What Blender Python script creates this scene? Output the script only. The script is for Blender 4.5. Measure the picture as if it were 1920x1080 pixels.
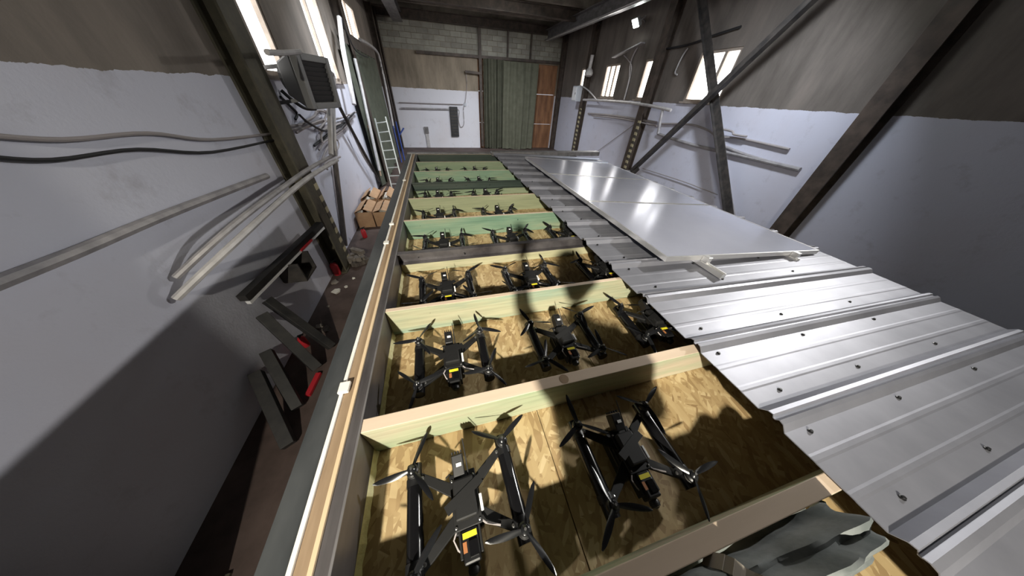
import bpy, math, random
from mathutils import Vector, Matrix
random.seed(7)
SC = bpy.context.scene
for o in list(bpy.data.objects): bpy.data.objects.remove(o)
COL = SC.collection
H = 3.2                      # camera height above the hall floor (m)
# ------------------------------------------------------------------ camera
FPX = 445.0
def cam_axes(pitch, yaw, roll):
    p, y, r = map(math.radians, (pitch, yaw, roll))
    F = Vector((math.sin(y)*math.cos(p), math.cos(y)*math.cos(p), -math.sin(p)))
    rt = Vector((math.cos(y), -math.sin(y), 0)); up = rt.cross(F)
    return math.cos(r)*rt + math.sin(r)*up, -math.sin(r)*rt + math.cos(r)*up, F
R_, U_, F_ = cam_axes(39.2, 16.8, 3.2)
cam = bpy.data.cameras.new('camera'); co = bpy.data.objects.new('camera', cam); COL.objects.link(co)
cam.sensor_fit = 'HORIZONTAL'; cam.sensor_width = 36; cam.lens = FPX/1920*36; cam.clip_start = .01
co.matrix_world = Matrix(((R_.x, U_.x, -F_.x, 0), (R_.y, U_.y, -F_.y, 0), (R_.z, U_.z, -F_.z, H), (0, 0, 0, 1)))
SC.camera = co
# a pixel gives a direction; its distance comes from the plane it lies on (camera-relative coordinates)
def ray(u, v): return F_ + R_*((u-960)/FPX) - U_*((v-540)/FPX)
def onx(u, v, x): d = ray(u, v); return d*(x/d.x)
def ony(u, v, y): d = ray(u, v); return d*(y/d.y)
def onz(u, v, z): d = ray(u, v); return d*(z/d.z)
# ------------------------------------------------------------------ world, exposure
w = bpy.data.worlds.new('world'); SC.world = w; w.use_nodes = True
w.node_tree.nodes['Background'].inputs[0].default_value = (.80, .86, .95, 1)
w.node_tree.nodes['Background'].inputs[1].default_value = 1.0
SC.view_settings.view_transform = 'Standard'; SC.view_settings.look = 'None'
SC.view_settings.gamma = 1; SC.view_settings.use_curve_mapping = False
SC.view_settings.exposure = 0.2
KEY = 112                    # the floodlight behind the photographer (W)
def area(name, loc, target, size, power, col=(1, 1, 1), shape='DISK', spread=180):
    l = bpy.data.lights.new(name, 'AREA'); l.shape = shape; l.size = size; l.energy = power; l.color = col
    l.spread = math.radians(spread)
    o = bpy.data.objects.new(name, l); COL.objects.link(o)
    loc = Vector(loc)+Vector((0, 0, H)); t = Vector(target)+Vector((0, 0, H))
    o.location = loc; o.rotation_euler = (t-loc).to_track_quat('-Z', 'Y').to_euler()
    return o
# ------------------------------------------------------------------ materials
MATS = {}
def _new(name):
    m = bpy.data.materials.new(name); m.use_nodes = True; MATS[name] = m
    nt = m.node_tree; return m, nt, nt.nodes['Principled BSDF']
def rgb(c): return (c[0], c[1], c[2], 1)
def coords(nt, stretch=(1, 1, 1), kind='Object'):
    tc = nt.nodes.new('ShaderNodeTexCoord'); mp = nt.nodes.new('ShaderNodeMapping')
    mp.inputs['Scale'].default_value = stretch
    nt.links.new(tc.outputs[kind], mp.inputs['Vector']); return mp.outputs[0]
def noise(nt, vec, scale, detail=5, rough=.6):
    n = nt.nodes.new('ShaderNodeTexNoise'); n.inputs['Scale'].default_value = scale
    n.inputs['Detail'].default_value = detail; n.inputs['Roughness'].default_value = rough
    nt.links.new(vec, n.inputs['Vector']); return n.outputs['Fac']
def ramp(nt, fac, stops):
    r = nt.nodes.new('ShaderNodeValToRGB'); e = r.color_ramp.elements
    while len(e) < len(stops): e.new(.5)
    for i, (p, c) in enumerate(stops): e[i].position = p; e[i].color = rgb(c)
    nt.links.new(fac, r.inputs[0]); return r.outputs[0]
def mixc(nt, fac, a, b, mode='MIX'):
    m = nt.nodes.new('ShaderNodeMix'); m.data_type = 'RGBA'; m.blend_type = mode
    for s, v in ((0, fac), (6, a), (7, b)):
        if hasattr(v, 'links'): nt.links.new(v, m.inputs[s])
        else: m.inputs[s].default_value = v if s == 0 else rgb(v)
    return m.outputs[2]
def bump(nt, bs, fac, strength, dist=.01):
    b = nt.nodes.new('ShaderNodeBump'); b.inputs['Strength'].default_value = strength
    b.inputs['Distance'].default_value = dist
    nt.links.new(fac, b.inputs['Height']); nt.links.new(b.outputs[0], bs.inputs['Normal'])
def M(name, col, rough=.6, metal=0, col2=None, scale=6, stretch=(1, 1, 1), bmp=0, lo=.35, hi=.65, detail=5, kind='Object'):
    m, nt, bs = _new(name)
    bs.inputs['Roughness'].default_value = rough; bs.inputs['Metallic'].default_value = metal
    bs.inputs['Base Color'].default_value = rgb(col)
    if col2 is not None:
        v = coords(nt, stretch, kind); f = noise(nt, v, scale, detail)
        nt.links.new(ramp(nt, f, [(lo, col), (hi, col2)]), bs.inputs['Base Color'])
        if bmp: bump(nt, bs, f, bmp)
    return m
def emit(name, col, s):
    m, nt, bs = _new(name)
    bs.inputs['Base Color'].default_value = rgb(col)
    bs.inputs['Emission Color'].default_value = rgb(col); bs.inputs['Emission Strength'].default_value = s
    return m
def osb_material():
    m, nt, bs = _new('osb'); bs.inputs['Roughness'].default_value = .65
    tc = nt.nodes.new('ShaderNodeTexCoord')
    outs = []
    for k, (rot, sc) in enumerate(((.5, 42), (-.9, 50), (1.6, 36))):
        mp = nt.nodes.new('ShaderNodeMapping'); m0 = nt.nodes.new('ShaderNodeMapping'); m0.inputs['Rotation'].default_value = (0, 0, rot); nt.links.new(tc.outputs['Object'], m0.inputs[0])
        mp.inputs['Scale'].default_value = (.34, 1.3, 1); nt.links.new(m0.outputs[0], mp.inputs[0])
        vo = nt.nodes.new('ShaderNodeTexVoronoi'); vo.inputs['Scale'].default_value = sc
        nt.links.new(mp.outputs[0], vo.inputs['Vector'])
        sep = nt.nodes.new('ShaderNodeSeparateColor'); nt.links.new(vo.outputs['Color'], sep.inputs[0])
        outs.append((ramp(nt, sep.outputs[0], [(0, (.30, .205, .10)), (.3, (.41, .30, .155)), (.7, (.49, .375, .20)), (1, (.60, .485, .29))]), sep.outputs[1], vo.outputs['Distance']))
    a = mixc(nt, ramp(nt, outs[1][1], [(.5, (0, 0, 0)), (.52, (1, 1, 1))]), outs[0][0], outs[1][0])
    b = mixc(nt, ramp(nt, outs[2][1], [(.62, (0, 0, 0)), (.64, (1, 1, 1))]), a, outs[2][0])
    v = coords(nt, (1, 1, 1)); f = noise(nt, v, 2.2, 4)
    c = mixc(nt, 1, b, ramp(nt, f, [(.3, (.72, .66, .58)), (.7, (1, 1, 1))]), 'MULTIPLY')
    nt.links.new(c, bs.inputs['Base Color']); bump(nt, bs, outs[0][1], .15, .002)
    return m
def wall_material(name, paint, upper, line, axis_stretch):
    m, nt, bs = _new(name); bs.inputs['Roughness'].default_value = .8
    tc = nt.nodes.new('ShaderNodeNewGeometry'); sp = nt.nodes.new('ShaderNodeSeparateXYZ')
    nt.links.new(tc.outputs['Position'], sp.inputs[0])
    v = coords(nt, axis_stretch); f = noise(nt, v, 1.1, 8, .65)
    v2 = coords(nt, (1, 1, 1)); f2 = noise(nt, v2, 2.3, 8, .7); f3 = noise(nt, v2, .55, 4, .6)
    lowc = mixc(nt, ramp(nt, f2, [(.56, (0, 0, 0)), (.74, (.55, .55, .55))]), paint, (paint[0]*.6, paint[1]*.57, paint[2]*.55))
    lowc = mixc(nt, ramp(nt, f3, [(.45, (0, 0, 0)), (.7, (.35, .35, .35))]), lowc, (paint[0]*.9, paint[1]*.82, paint[2]*.76))
    upc = ramp(nt, f, [(.3, (upper[0]*.55, upper[1]*.54, upper[2]*.52)), (.5, upper), (.72, (upper[0]*1.45, upper[1]*1.42, upper[2]*1.4))])
    ad = nt.nodes.new('ShaderNodeMath'); ad.operation = 'MULTIPLY_ADD'
    nt.links.new(f2, ad.inputs[0]); ad.inputs[1].default_value = .10; nt.links.new(sp.outputs[2], ad.inputs[2])
    gt = nt.nodes.new('ShaderNodeMath'); gt.operation = 'GREATER_THAN'
    nt.links.new(ad.outputs[0], gt.inputs[0]); gt.inputs[1].default_value = line+.05
    nt.links.new(mixc(nt, gt.outputs[0], lowc, upc), bs.inputs['Base Color'])
    bump(nt, bs, f2, .35, .03)
    return m
def hazard_material():
    m, nt, bs = _new('hazard'); bs.inputs['Roughness'].default_value = .6
    g = nt.nodes.new('ShaderNodeNewGeometry'); sp = nt.nodes.new('ShaderNodeSeparateXYZ'); nt.links.new(g.outputs['Position'], sp.inputs[0])
    mu = nt.nodes.new('ShaderNodeMath'); mu.operation = 'MULTIPLY_ADD'; nt.links.new(sp.outputs[0], mu.inputs[0]); mu.inputs[1].default_value = .6; nt.links.new(sp.outputs[2], mu.inputs[2])
    fr = nt.nodes.new('ShaderNodeMath'); fr.operation = 'PINGPONG'; nt.links.new(mu.outputs[0], fr.inputs[0]); fr.inputs[1].default_value = .11
    nt.links.new(ramp(nt, fr.outputs[0], [(.052, (.06, .052, .04)), (.06, (.40, .35, .22))]), bs.inputs['Base Color'])
    return m
M('steel_dark', (.035, .033, .033), .55, .3, (.085, .075, .068), 5, bmp=.1)
M('steel_black', (.012, .012, .013), .6, .1, (.03, .028, .027), 6)
M('steel_brown', (.045, .034, .028), .6, .1, (.10, .075, .06), 4)
M('steel_olive', (.055, .05, .036), .6, .1, (.10, .088, .06), 5)
M('steel_grey', (.16, .155, .16), .45, .5, (.28, .27, .28), 8, (1, .3, 1))
M('rail_top', (.035, .039, .043), .45, .2, (.095, .10, .105), 3, (1, .35, 1), lo=.4, hi=.7, bmp=.1)
M('rail_inner', (.055, .05, .055), .4, .4, (.15, .14, .145), 4, (1, .3, 1))
M('white_strip', (.72, .70, .66), .5, 0, (.85, .83, .78), 8)
M('wood_brown', (.22, .15, .092), .8, 0, (.36, .26, .165), 9, (1, .15, 1))
M('wood_tan', (.58, .44, .28), .7, 0, (.66, .52, .35), 9, (1, .1, 1))
M('foam', (.75, .72, .45), .85, 0, (.62, .56, .30), 30, bmp=.6)
M('joist_top', (.52, .41, .31), .7, 0, (.62, .50, .39), 6, (.12, 1, 1))
def joist_mat(name, a, b, c):
    m, nt, bs = _new(name); bs.inputs['Roughness'].default_value = .68
    v = coords(nt, (.35, 1, 2.6)); f = noise(nt, v, 3.2, 6, .6)
    v2 = coords(nt, (.6, 8, 14)); f2 = noise(nt, v2, 5, 3)
    c1 = ramp(nt, f, [(.33, a), (.5, b), (.66, c)])
    nt.links.new(mixc(nt, .6, c1, ramp(nt, f2, [(.3, (.62, .62, .60)), (.65, (.98, .98, .98))]), 'MULTIPLY'), bs.inputs['Base Color'])
joist_mat('joist_pink_green', (.28, .35, .22), (.38, .40, .27), (.48, .41, .30))
joist_mat('joist_pale', (.25, .35, .27), (.40, .41, .275), (.48, .44, .30))
joist_mat('joist_yellow', (.44, .43, .27), (.49, .465, .31), (.39, .39, .25))
joist_mat('joist_teal', (.14, .25, .175), (.21, .31, .215), (.29, .335, .225))
joist_mat('joist_olive', (.24, .265, .16), (.28, .305, .185), (.32, .33, .21))
joist_mat('joist_green', (.18, .25, .165), (.225, .295, .19), (.28, .32, .21))
joist_mat('joist_dark', (.025, .042, .034), (.04, .06, .048), (.06, .075, .062))
osb_material(); hazard_material()
M('sheet', (.20, .205, .24), .48, .45, (.28, .285, .33), 2.5, (1, 1, 1), lo=.3, hi=.7, bmp=.03)
M('panel_face', (.60, .63, .78), .18, .40, (.66, .69, .84), 1.2)
M('aluminium', (.72, .72, .73), .35, .8, (.82, .82, .83), 6)
M('black_plastic', (.006, .006, .007), .42, 0, (.012, .012, .013), 20)
M('black_matte', (.005, .005, .0055), .65)
M('black_gloss', (.006, .006, .007), .18, 0)
M('blade', (.010, .0105, .012), .22, 0)
M('metal_bright', (.55, .55, .55), .25, .9)
M('sticker_yellow', (.72, .63, .03), .5)
M('sticker_orange', (.36, .14, .05), .5)
M('sticker_white', (.80, .80, .80), .5)
M('lens', (.004, .004, .006), .05)
M('floor', (.050, .033, .028), .75, 0, (.115, .08, .07), 1.6, bmp=.3, detail=9)
wall_material('wall_paint_l', (.64, .65, .75), (.22, .19, .165), H+.02, (1, 1.2, .3))
wall_material('wall_paint_r', (.60, .61, .72), (.155, .135, .12), H+.0, (1, 1.2, .3))
wall_material('wall_paint_f', (.72, .72, .78), (.27, .225, .17), H+.03, (1.3, 1, .35))
M('ceiling', (.075, .062, .05), .9, 0, (.17, .145, .12), 1.0, bmp=.4)
M('slab', (.13, .11, .09), .9, 0, (.26, .225, .185), 1.3, bmp=.3)
for i, c in enumerate(((.25, .24, .205), (.28, .27, .23), (.23, .22, .19), (.30, .29, .25))):
    M('block_%d' % i, c, .85, 0, (c[0]*1.3, c[1]*1.3, c[2]*1.3), 3, bmp=.3)
M('mortar', (.20, .185, .15), .9, 0, (.27, .25, .2), 5)
emit('daylight', (1, .985, .95), 4.0)
M('window_frame', (.30, .25, .21), .6, 0, (.40, .34, .29), 6)
M('window_metal', (.30, .28, .27), .5, .2)
emit('lamp_glow', (.93, 1, .96), 60)
M('lamp_body', (.30, .30, .30), .5, .3)
M('curtain', (.092, .095, .066), .9, 0, (.125, .128, .092), 3)
M('curtain_dark', (.072, .08, .06), .9, 0, (.10, .11, .082), 3)
M('door_wood', (.17, .075, .035), .7, 0, (.33, .16, .075), 3, (1, 1, .25))
M('rust', (.18, .09, .05), .8, 0, (.42, .32, .22), 9)
M('pipe_light', (.42, .405, .41), .5, .1, (.56, .54, .54), 6)
M('pipe_grey', (.28, .27, .28), .5, .2, (.42, .40, .41), 6)
M('cable_black', (.02, .02, .022), .6)
M('cable_grey', (.33, .30, .30), .6)
M('heater_body', (.055, .055, .06), .5, .1)
M('heater_frame', (.24, .24, .245), .5, .1)
M('heater_louver', (.045, .045, .048), .45, .1)
M('cardboard', (.42, .25, .14), .85, 0, (.52, .33, .19), 4)
M('cardboard_in', (.34, .21, .12), .9)
M('paper', (.62, .58, .50), .9, 0, (.75, .72, .66), 12)
M('ladder', (.62, .65, .62), .4, .5, (.72, .75, .72), 9)
M('blue_paint', (.05, .09, .32), .5)
M('red_paint', (.45, .02, .03), .45)
M('rubble', (.14, .12, .10), .9, 0, (.25, .22, .19), 8)
M('plank_dark', (.075, .06, .05), .8, 0, (.13, .11, .095), 7, (3, 1, .3))
M('white_paint', (.72, .73, .75), .6, 0, (.8, .8, .82), 4)
M('box_grey', (.52, .55, .60), .5)
M('black_box', (.03, .03, .033), .5)
M('cloth_grey', (.10, .115, .115), .9, 0, (.22, .235, .235), 7, bmp=.4)
M('strap', (.36, .32, .27), .85)
M('skin', (.50, .30, .21), .55)
M('jacket', (.035, .045, .035), .85, 0, (.06, .07, .055), 6)
M('trousers', (.10, .115, .115), .9, 0, (.2, .21, .21), 7)
M('hair', (.03, .02, .012), .7)
M('shoe', (.02, .018, .016), .6)
M('phone', (.01, .01, .012), .2)
M('cabin_wall', (.30, .31, .31), .6, .2, (.36, .37, .37), 3)
# ------------------------------------------------------------------ mesh helpers (camera-relative metres)
ORG = {}
class MB:
    def __init__(s): s.v = []; s.f = []; s.m = []
    def add(s, vs, fs, mi=0):
        b = len(s.v); s.v += [Vector(p) for p in vs]; s.f += [tuple(i+b for i in f) for f in fs]; s.m += [mi]*len(fs); return s
    def box(s, x0, x1, y0, y1, z0, z1, mi=0, top=None):
        vs = [(x, y, z) for z in (z0, z1) for y in (y0, y1) for x in (x0, x1)]
        s.add(vs, [(0, 2, 3, 1), (0, 1, 5, 4), (2, 6, 7, 3), (0, 4, 6, 2), (1, 3, 7, 5)], mi)
        b = len(s.v)-8; s.f.append((b+4, b+5, b+7, b+6)); s.m.append(mi if top is None else top); return s
    def obox(s, c, ax, ay, az, mi=0):          # oriented box from centre and three half-axes
        c, ax, ay, az = map(Vector, (c, ax, ay, az))
        vs = [c+i*ax+j*ay+k*az for k in (-1, 1) for j in (-1, 1) for i in (-1, 1)]
        return s.add(vs, [(0, 2, 3, 1), (4, 5, 7, 6), (0, 1, 5, 4), (2, 6, 7, 3), (0, 4, 6, 2), (1, 3, 7, 5)], mi)
    def bar(s, a, b, w, t, up=(0, 0, 1), mi=0):  # rectangular bar from a to b
        a, b = Vector(a), Vector(b); d = (b-a); n = d.normalized(); u = Vector(up)
        sd = n.cross(u); sd = sd.normalized() if sd.length > 1e-4 else Vector((1, 0, 0)); u = sd.cross(n)
        return s.obox((a+b)/2, d/2, sd*w/2, u*t/2, mi)
    def tube(s, pts, r, n=8, mi=0, r1=None):
        pts = [Vector(p) for p in pts]; rings = []; b = len(s.v); L = len(pts)
        for i, p in enumerate(pts):
            d = (pts[min(i+1, L-1)]-pts[max(i-1, 0)]).normalized()
            a = d.cross(Vector((0, 0, 1))); a = a if a.length > .05 else d.cross(Vector((1, 0, 0)))
            a.normalize(); c = d.cross(a); rr = r if r1 is None else r+(r1-r)*i/(L-1)
            s.v += [p+rr*(math.cos(2*math.pi*k/n)*a+math.sin(2*math.pi*k/n)*c) for k in range(n)]
        for i in range(L-1):
            for k in range(n):
                s.f.append((b+i*n+k, b+i*n+(k+1) % n, b+(i+1)*n+(k+1) % n, b+(i+1)*n+k)); s.m.append(mi)
        s.f.append(tuple(b+k for k in range(n))); s.f.append(tuple(b+(L-1)*n+k for k in reversed(range(n)))); s.m += [mi, mi]
        return s
    def lathe(s, c, prof, n=16, axis='z', mi=0):
        b = len(s.v); c = Vector(c)
        for (r, h) in prof:
            for k in range(n):
                a = 2*math.pi*k/n; x, y = r*math.cos(a), r*math.sin(a)
                s.v.append(c+Vector({'z': (x, y, h), 'y': (x, h, y), 'x': (h, x, y)}[axis]))
        for i in range(len(prof)-1):
            for k in range(n):
                s.f.append((b+i*n+k, b+i*n+(k+1) % n, b+(i+1)*n+(k+1) % n, b+(i+1)*n+k)); s.m.append(mi)
        s.f.append(tuple(b+k for k in reversed(range(n)))); s.f.append(tuple(b+(len(prof)-1)*n+k for k in range(n))); s.m += [mi, mi]
        return s
    def prism(s, poly, d, mi=0):               # polygon of 3D points extruded by d
        poly = [Vector(p) for p in poly]; d = Vector(d); n = len(poly)
        return s.add(poly+[p+d for p in poly], [tuple(range(n)), tuple(reversed(range(n, 2*n)))]+[(i, i+n, (i+1) % n+n, (i+1) % n) for i in range(n)], mi)
    def build(s, name, mat, parent=None, origin=None, smooth=False, bevel=0):
        if parent is not None: org = ORG[parent]
        elif origin is not None: org = Vector(origin)
        else:
            lo = [min(p[i] for p in s.v) for i in range(3)]; hi = [max(p[i] for p in s.v) for i in range(3)]
            org = Vector(((lo[0]+hi[0])/2, (lo[1]+hi[1])/2, lo[2]))
        me = bpy.data.meshes.new(name); me.from_pydata([tuple(p-org) for p in s.v], [], s.f)
        import bmesh
        bm = bmesh.new(); bm.from_mesh(me); bmesh.ops.recalc_face_normals(bm, faces=bm.faces); bm.to_mesh(me); bm.free()
        for mm in (mat if isinstance(mat, (list, tuple)) else [mat]): me.materials.append(MATS[mm])
        if len(me.polygons) == len(s.m):
            for p, i in zip(me.polygons, s.m): p.material_index = i; p.use_smooth = smooth
        o = bpy.data.objects.new(name, me); COL.objects.link(o); ORG[o] = org
        if parent is not None: o.parent = parent
        else: o.location = org+Vector((0, 0, H))
        if smooth:
            me.set_sharp_from_angle(angle=math.radians(40))
        if bevel:
            b = o.modifiers.new('bevel', 'BEVEL'); b.width = bevel; b.segments = 2; b.limit_method = 'ANGLE'
        return o
def tag(o, label, cat, group=None):
    o['label'] = label; o['category'] = cat
    if group: o['group'] = group
    return o
def struct(o, label=None):
    o['kind'] = 'structure'
    if label: o['label'] = label
    return o
def empty(name, org):
    o = bpy.data.objects.new(name, None); COL.objects.link(o); o.empty_display_size = .1
    ORG[o] = Vector(org); o.location = Vector(org)+Vector((0, 0, H)); return o
def curve_pts(pts, n=6):                        # Catmull-Rom smoothing
    pts = [Vector(p) for p in pts]; out = []
    for i in range(len(pts)-1):
        p0, p1, p2, p3 = pts[max(i-1, 0)], pts[i], pts[i+1], pts[min(i+2, len(pts)-1)]
        for k in range(n):
            t = k/n
            out.append(.5*((2*p1)+(p2-p0)*t+(2*p0-5*p1+4*p2-p3)*t*t+(3*p1-p0-3*p2+p3)*t**3))
    return out+[pts[-1]]
# ================================================================== THE HALL
XL, XR, YF, YB, ZF, ZC = -.8*H, 2.74*H, 6.33*H, -7.0, -H, 1.02*H
MB().box(XL-.4, XR+.4, YB-.4, YF+.4, ZF-.2, ZF).build('floor', 'floor', origin=(0, 0, ZF))
struct(bpy.data.objects['floor'], 'dark reddish brown dirty concrete floor')
def wall_open(name, mat, axis, p0, p1, u0, u1, z0, z1, holes):
    us = sorted({u0, u1, *[a for h_ in holes for a in h_[:2]]}); zs = sorted({z0, z1, *[a for h_ in holes for a in h_[2:]]})
    m = MB()
    for i in range(len(us)-1):
        for j in range(len(zs)-1):
            uc, zc = (us[i]+us[i+1])/2, (zs[j]+zs[j+1])/2
            if any(h_[0] < uc < h_[1] and h_[2] < zc < h_[3] for h_ in holes): continue
            if axis == 'x': m.box(p0, p1, us[i], us[i+1], zs[j], zs[j+1])
            else: m.box(us[i], us[i+1], p0, p1, zs[j], zs[j+1])
    return m.build(name, mat, origin=(p0, u0, z0) if axis == 'x' else (u0, p0, z0))
WZ0, WZ1 = .02*H, .42*H
LW = [(1.80*H, 2.17*H), (2.85*H, 3.29*H), (4.25*H, 4.85*H)]
RW = [(2.37*H, 2.81*H), (3.36*H, 3.66*H), (4.2*H, 4.59*H), (5.1*H, 5.4*H)]
WL1 = .74*H
struct(wall_open('wall_left', 'wall_paint_l', 'x', XL-.4, XL, YB, YF+.4, ZF, ZC+.3, [(a, b, WZ0, WL1) for a, b in LW]), 'side wall, white paint below bare brown concrete')
struct(wall_open('wall_right', 'wall_paint_r', 'x', XR, XR+.4, YB, YF+.4, ZF, ZC+.3, [(a, b, WZ0, WZ1) for a, b in RW]), 'side wall with small windows, white paint below')
DX0, DX1, DZ = .95*H, 2.66*H, .50*H
wf = struct(wall_open('wall_far', 'wall_paint_f', 'y', YF, YF+.4, XL, XR, ZF, ZC+.3, [(DX0, DX1, ZF, DZ)]), 'end wall with blockwork above and white paint below')
struct(wall_open('wall_back', 'wall_paint_f', 'y', YB-.4, YB, XL, XR, ZF, ZC+.3, []))
struct(MB().box(XL-.4, XR+.4, YB-.4, YF+.4, ZC+.3, ZC+.5).build('ceiling', 'ceiling', origin=(0, 0, ZC+.3)), 'dark ribbed concrete ceiling')
# blocks of the upper far wall (children of the wall)
bw, bh = .62, .235; z = .545*H; row = 0; shared = {}
while z+bh < ZC+.1:
    x = XL+.05-(.31 if row % 2 else 0)
    while x < XR-.05:
        a, b = max(x, XL+.02), min(x+bw-.02, XR-.02)
        if b-a > .1:
            d = random.uniform(.02, .05)
            MB().box(a, b, YF-d, YF+.01, z, z+bh-.02).build('block', 'block_%d' % random.randrange(4), parent=wf)
        x += bw
    z += bh; row += 1
# ceiling ribs and cross beams
cl = bpy.data.objects['ceiling']
for i, y in enumerate([v*1.55 for v in range(-4, 14)]):
    MB().box(XL, XR, y, y+.22, ZC+.02, ZC+.3).build('rib', 'slab', parent=cl)
def ibeam(name, a, b, w, h, mat, up=(0, 0, 1), t=.02, parent=None):
    a, b = Vector(a), Vector(b); n = (b-a).normalized(); u = Vector(up); sd = n.cross(u).normalized(); u = sd.cross(n)
    m = MB(); m.bar(a+u*(h-t)/2, b+u*(h-t)/2, w, t, u); m.bar(a-u*(h-t)/2, b-u*(h-t)/2, w, t, u); m.bar(a, b, t, h-2*t, u)
    return m.build(name, mat, parent=parent)
def beam_thing(name, label, cat, a, b, w, h, mat, up=(0, 0, 1), group=None):
    a, b = Vector(a), Vector(b); e = empty(name, a if a.z < b.z else b); tag(e, label, cat, group)
    n = (b-a).normalized(); u = Vector(up); sd = n.cross(u).normalized(); u = sd.cross(n); t = .025
    MB().bar(a+u*(h-t)/2, b+u*(h-t)/2, w, t, u).build('flange', mat, parent=e)
    MB().bar(a-u*(h-t)/2, b-u*(h-t)/2, w, t, u).build('flange', mat, parent=e)
    MB().bar(a, b, t, h-2*t, u).build('web', mat, parent=e)
    return e
for y, lb in ((YF-.25, 'dark steel roof beam along the top of the far end wall'), (5.04*H, 'dark steel roof beam over the column beside the electrical box'), (3.33*H, 'dark steel roof beam over the cross-braced bay'), (1.5*H, 'dark steel roof beam over the solar panels end'), (-.4*H, 'dark steel roof beam above the photographer')):
    beam_thing('roof_beam', lb.replace('solar panels end', 'silver panels'), 'beam', (XL, y, .97*H), (XR, y, .97*H), .28, .38, 'steel_brown', group='steel roof beams')
# runway beams
p = ony(1020, 76, YF-.35); q = p.copy()
beam_thing('runway_beam', 'dark steel crane runway beam above the small windows', 'beam', (p.x+.2, YF-.45, p.z+.22), (p.x+.2, YB+.1, p.z+.22), .40, .44, 'steel_grey')
m = MB(); m.bar((p.x+.12, YF-.5, p.z-.015), (p.x+.12, YB+.1, p.z-.015), .06, .03); tag(m.build('crane_rail', 'pipe_light'), 'thin light steel rail under the crane runway beam', 'rail')
p = ony(765, 46, YF-.35)
beam_thing('runway_beam', 'dark steel crane runway beam above the green curtain wall', 'beam', (p.x-.5, YF-.45, p.z+.25), (p.x-.5, YB+.1, p.z+.25), .5, .40, 'steel_grey')
# windows
WN = [0]
def window(axis, p, y0, y1, z0, z1, side, nm=2, cross=None):
    WN[0] += 1; e = struct(empty('window_%d' % WN[0], (p, (y0+y1)/2, z0))); xo = p+side*.06; t = .07
    m = MB()
    m.box(xo-.04, xo+.04, y0, y0+t, z0, z1); m.box(xo-.04, xo+.04, y1-t, y1, z0, z1)
    m.box(xo-.04, xo+.04, y0+t, y1-t, z0, z0+t); m.box(xo-.04, xo+.04, y0+t, y1-t, z1-t, z1)
    m.build('frame', 'window_frame', parent=e)
    for k in range(1, nm+1):
        yc = y0+(y1-y0)*(k/(nm+1) if nm > 1 else .36)
        MB().box(xo-.03, xo+.03, yc-.05, yc+.05, z0+t, z1-t).build('mullion', 'window_frame', parent=e)
    if cross: MB().box(xo-.025, xo+.025, y0+t, y1-t, cross-.025, cross+.025).build('transom', 'window_frame', parent=e)
    for k in range(nm+1):
        a = y0+(y1-y0)*k/(nm+1); b = y0+(y1-y0)*(k+1)/(nm+1)
        MB().box(xo+side*.05, xo+side*.06, a, b, z0, z1).build('pane', 'daylight', parent=e)
    s = MB().box(min(p-side*.08, xo), max(p-side*.08, xo), y0-.08, y1+.08, z0-.05, z0).build('sill', 'window_frame', parent=e)
    return e
for a, b in LW: window('x', XL, a, b, WZ0, WL1, -1, 1)
for i, (a, b) in enumerate(RW): window('x', XR, a, b, WZ0, WZ1, 1, 2 if i == 2 else 1)
# ------------------------------------------------------------------ columns
def column(label, x, y, side, mat, depth=.34, wid=.26, z1=.98*H, haz=None):
    e = empty('steel_column', (x, y, ZF)); tag(e, label, 'column', 'steel wall columns'); t = .03; x2 = x-side*depth
    MB().box(min(x, x-side*t), max(x, x-side*t), y-wid/2, y+wid/2, ZF, z1).build('flange', mat, parent=e)
    MB().box(min(x2, x2+side*t), max(x2, x2+side*t), y-wid/2, y+wid/2, ZF, z1).build('flange', mat, parent=e)
    MB().box(min(x-side*t, x2+side*t), max(x-side*t, x2+side*t), y-t/2, y+t/2, ZF, z1).build('web', mat, parent=e)
    MB().box(min(x, x2)-.02, max(x, x2)+.02, y-wid/2-.06, y+wid/2+.06, ZF, ZF+.03).build('base_plate', mat, parent=e)
    if haz: MB().box(min(x2-side*.006, x2+side*.05), max(x2-side*.006, x2+side*.05), (y+wid/2-.13 if side < 0 else y-wid/2-.004), (y+wid/2+.004 if side < 0 else y-wid/2+.13), ZF+.05, haz).build('hazard_marking', 'hazard', parent=e)['label'] = 'faded yellow and black striped paint'
    return e
column('dark olive steel column with hazard stripes beside the fan heater', XL, 1.645*H, -1, 'steel_olive', .26, .42, haz=-.4*H)
column('thin dark steel column between the tall window and green curtain', XL, 3.72*H, -1, 'steel_brown', .3, .3)
column('dark steel column beside the blue bars', XL, 5.85*H, -1, 'steel_brown', .3, .26)
column('dark steel column in the corner by the white painted end wall', XL, 6.22*H, -1, 'steel_brown', .3, .26)
column('dark steel column behind the camera beside white wall', XL, .1*H, -1, 'steel_olive', .42, .42)
column('dark steel column in the corner next to the wooden door', XR, 6.22*H, 1, 'steel_brown', .3, .26)
column('speckled steel column below the electrical box', XR, 5.04*H, 1, 'steel_brown', .3, .3, haz=-.15*H)
column('dark steel column with hazard stripes at the foot of diagonal brace', XR, 3.33*H, 1, 'steel_brown', .34, .34, haz=-.2*H)
column('dark steel column beyond the silver panels', XR, 1.2*H, 1, 'steel_brown', .34, .34)
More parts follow.
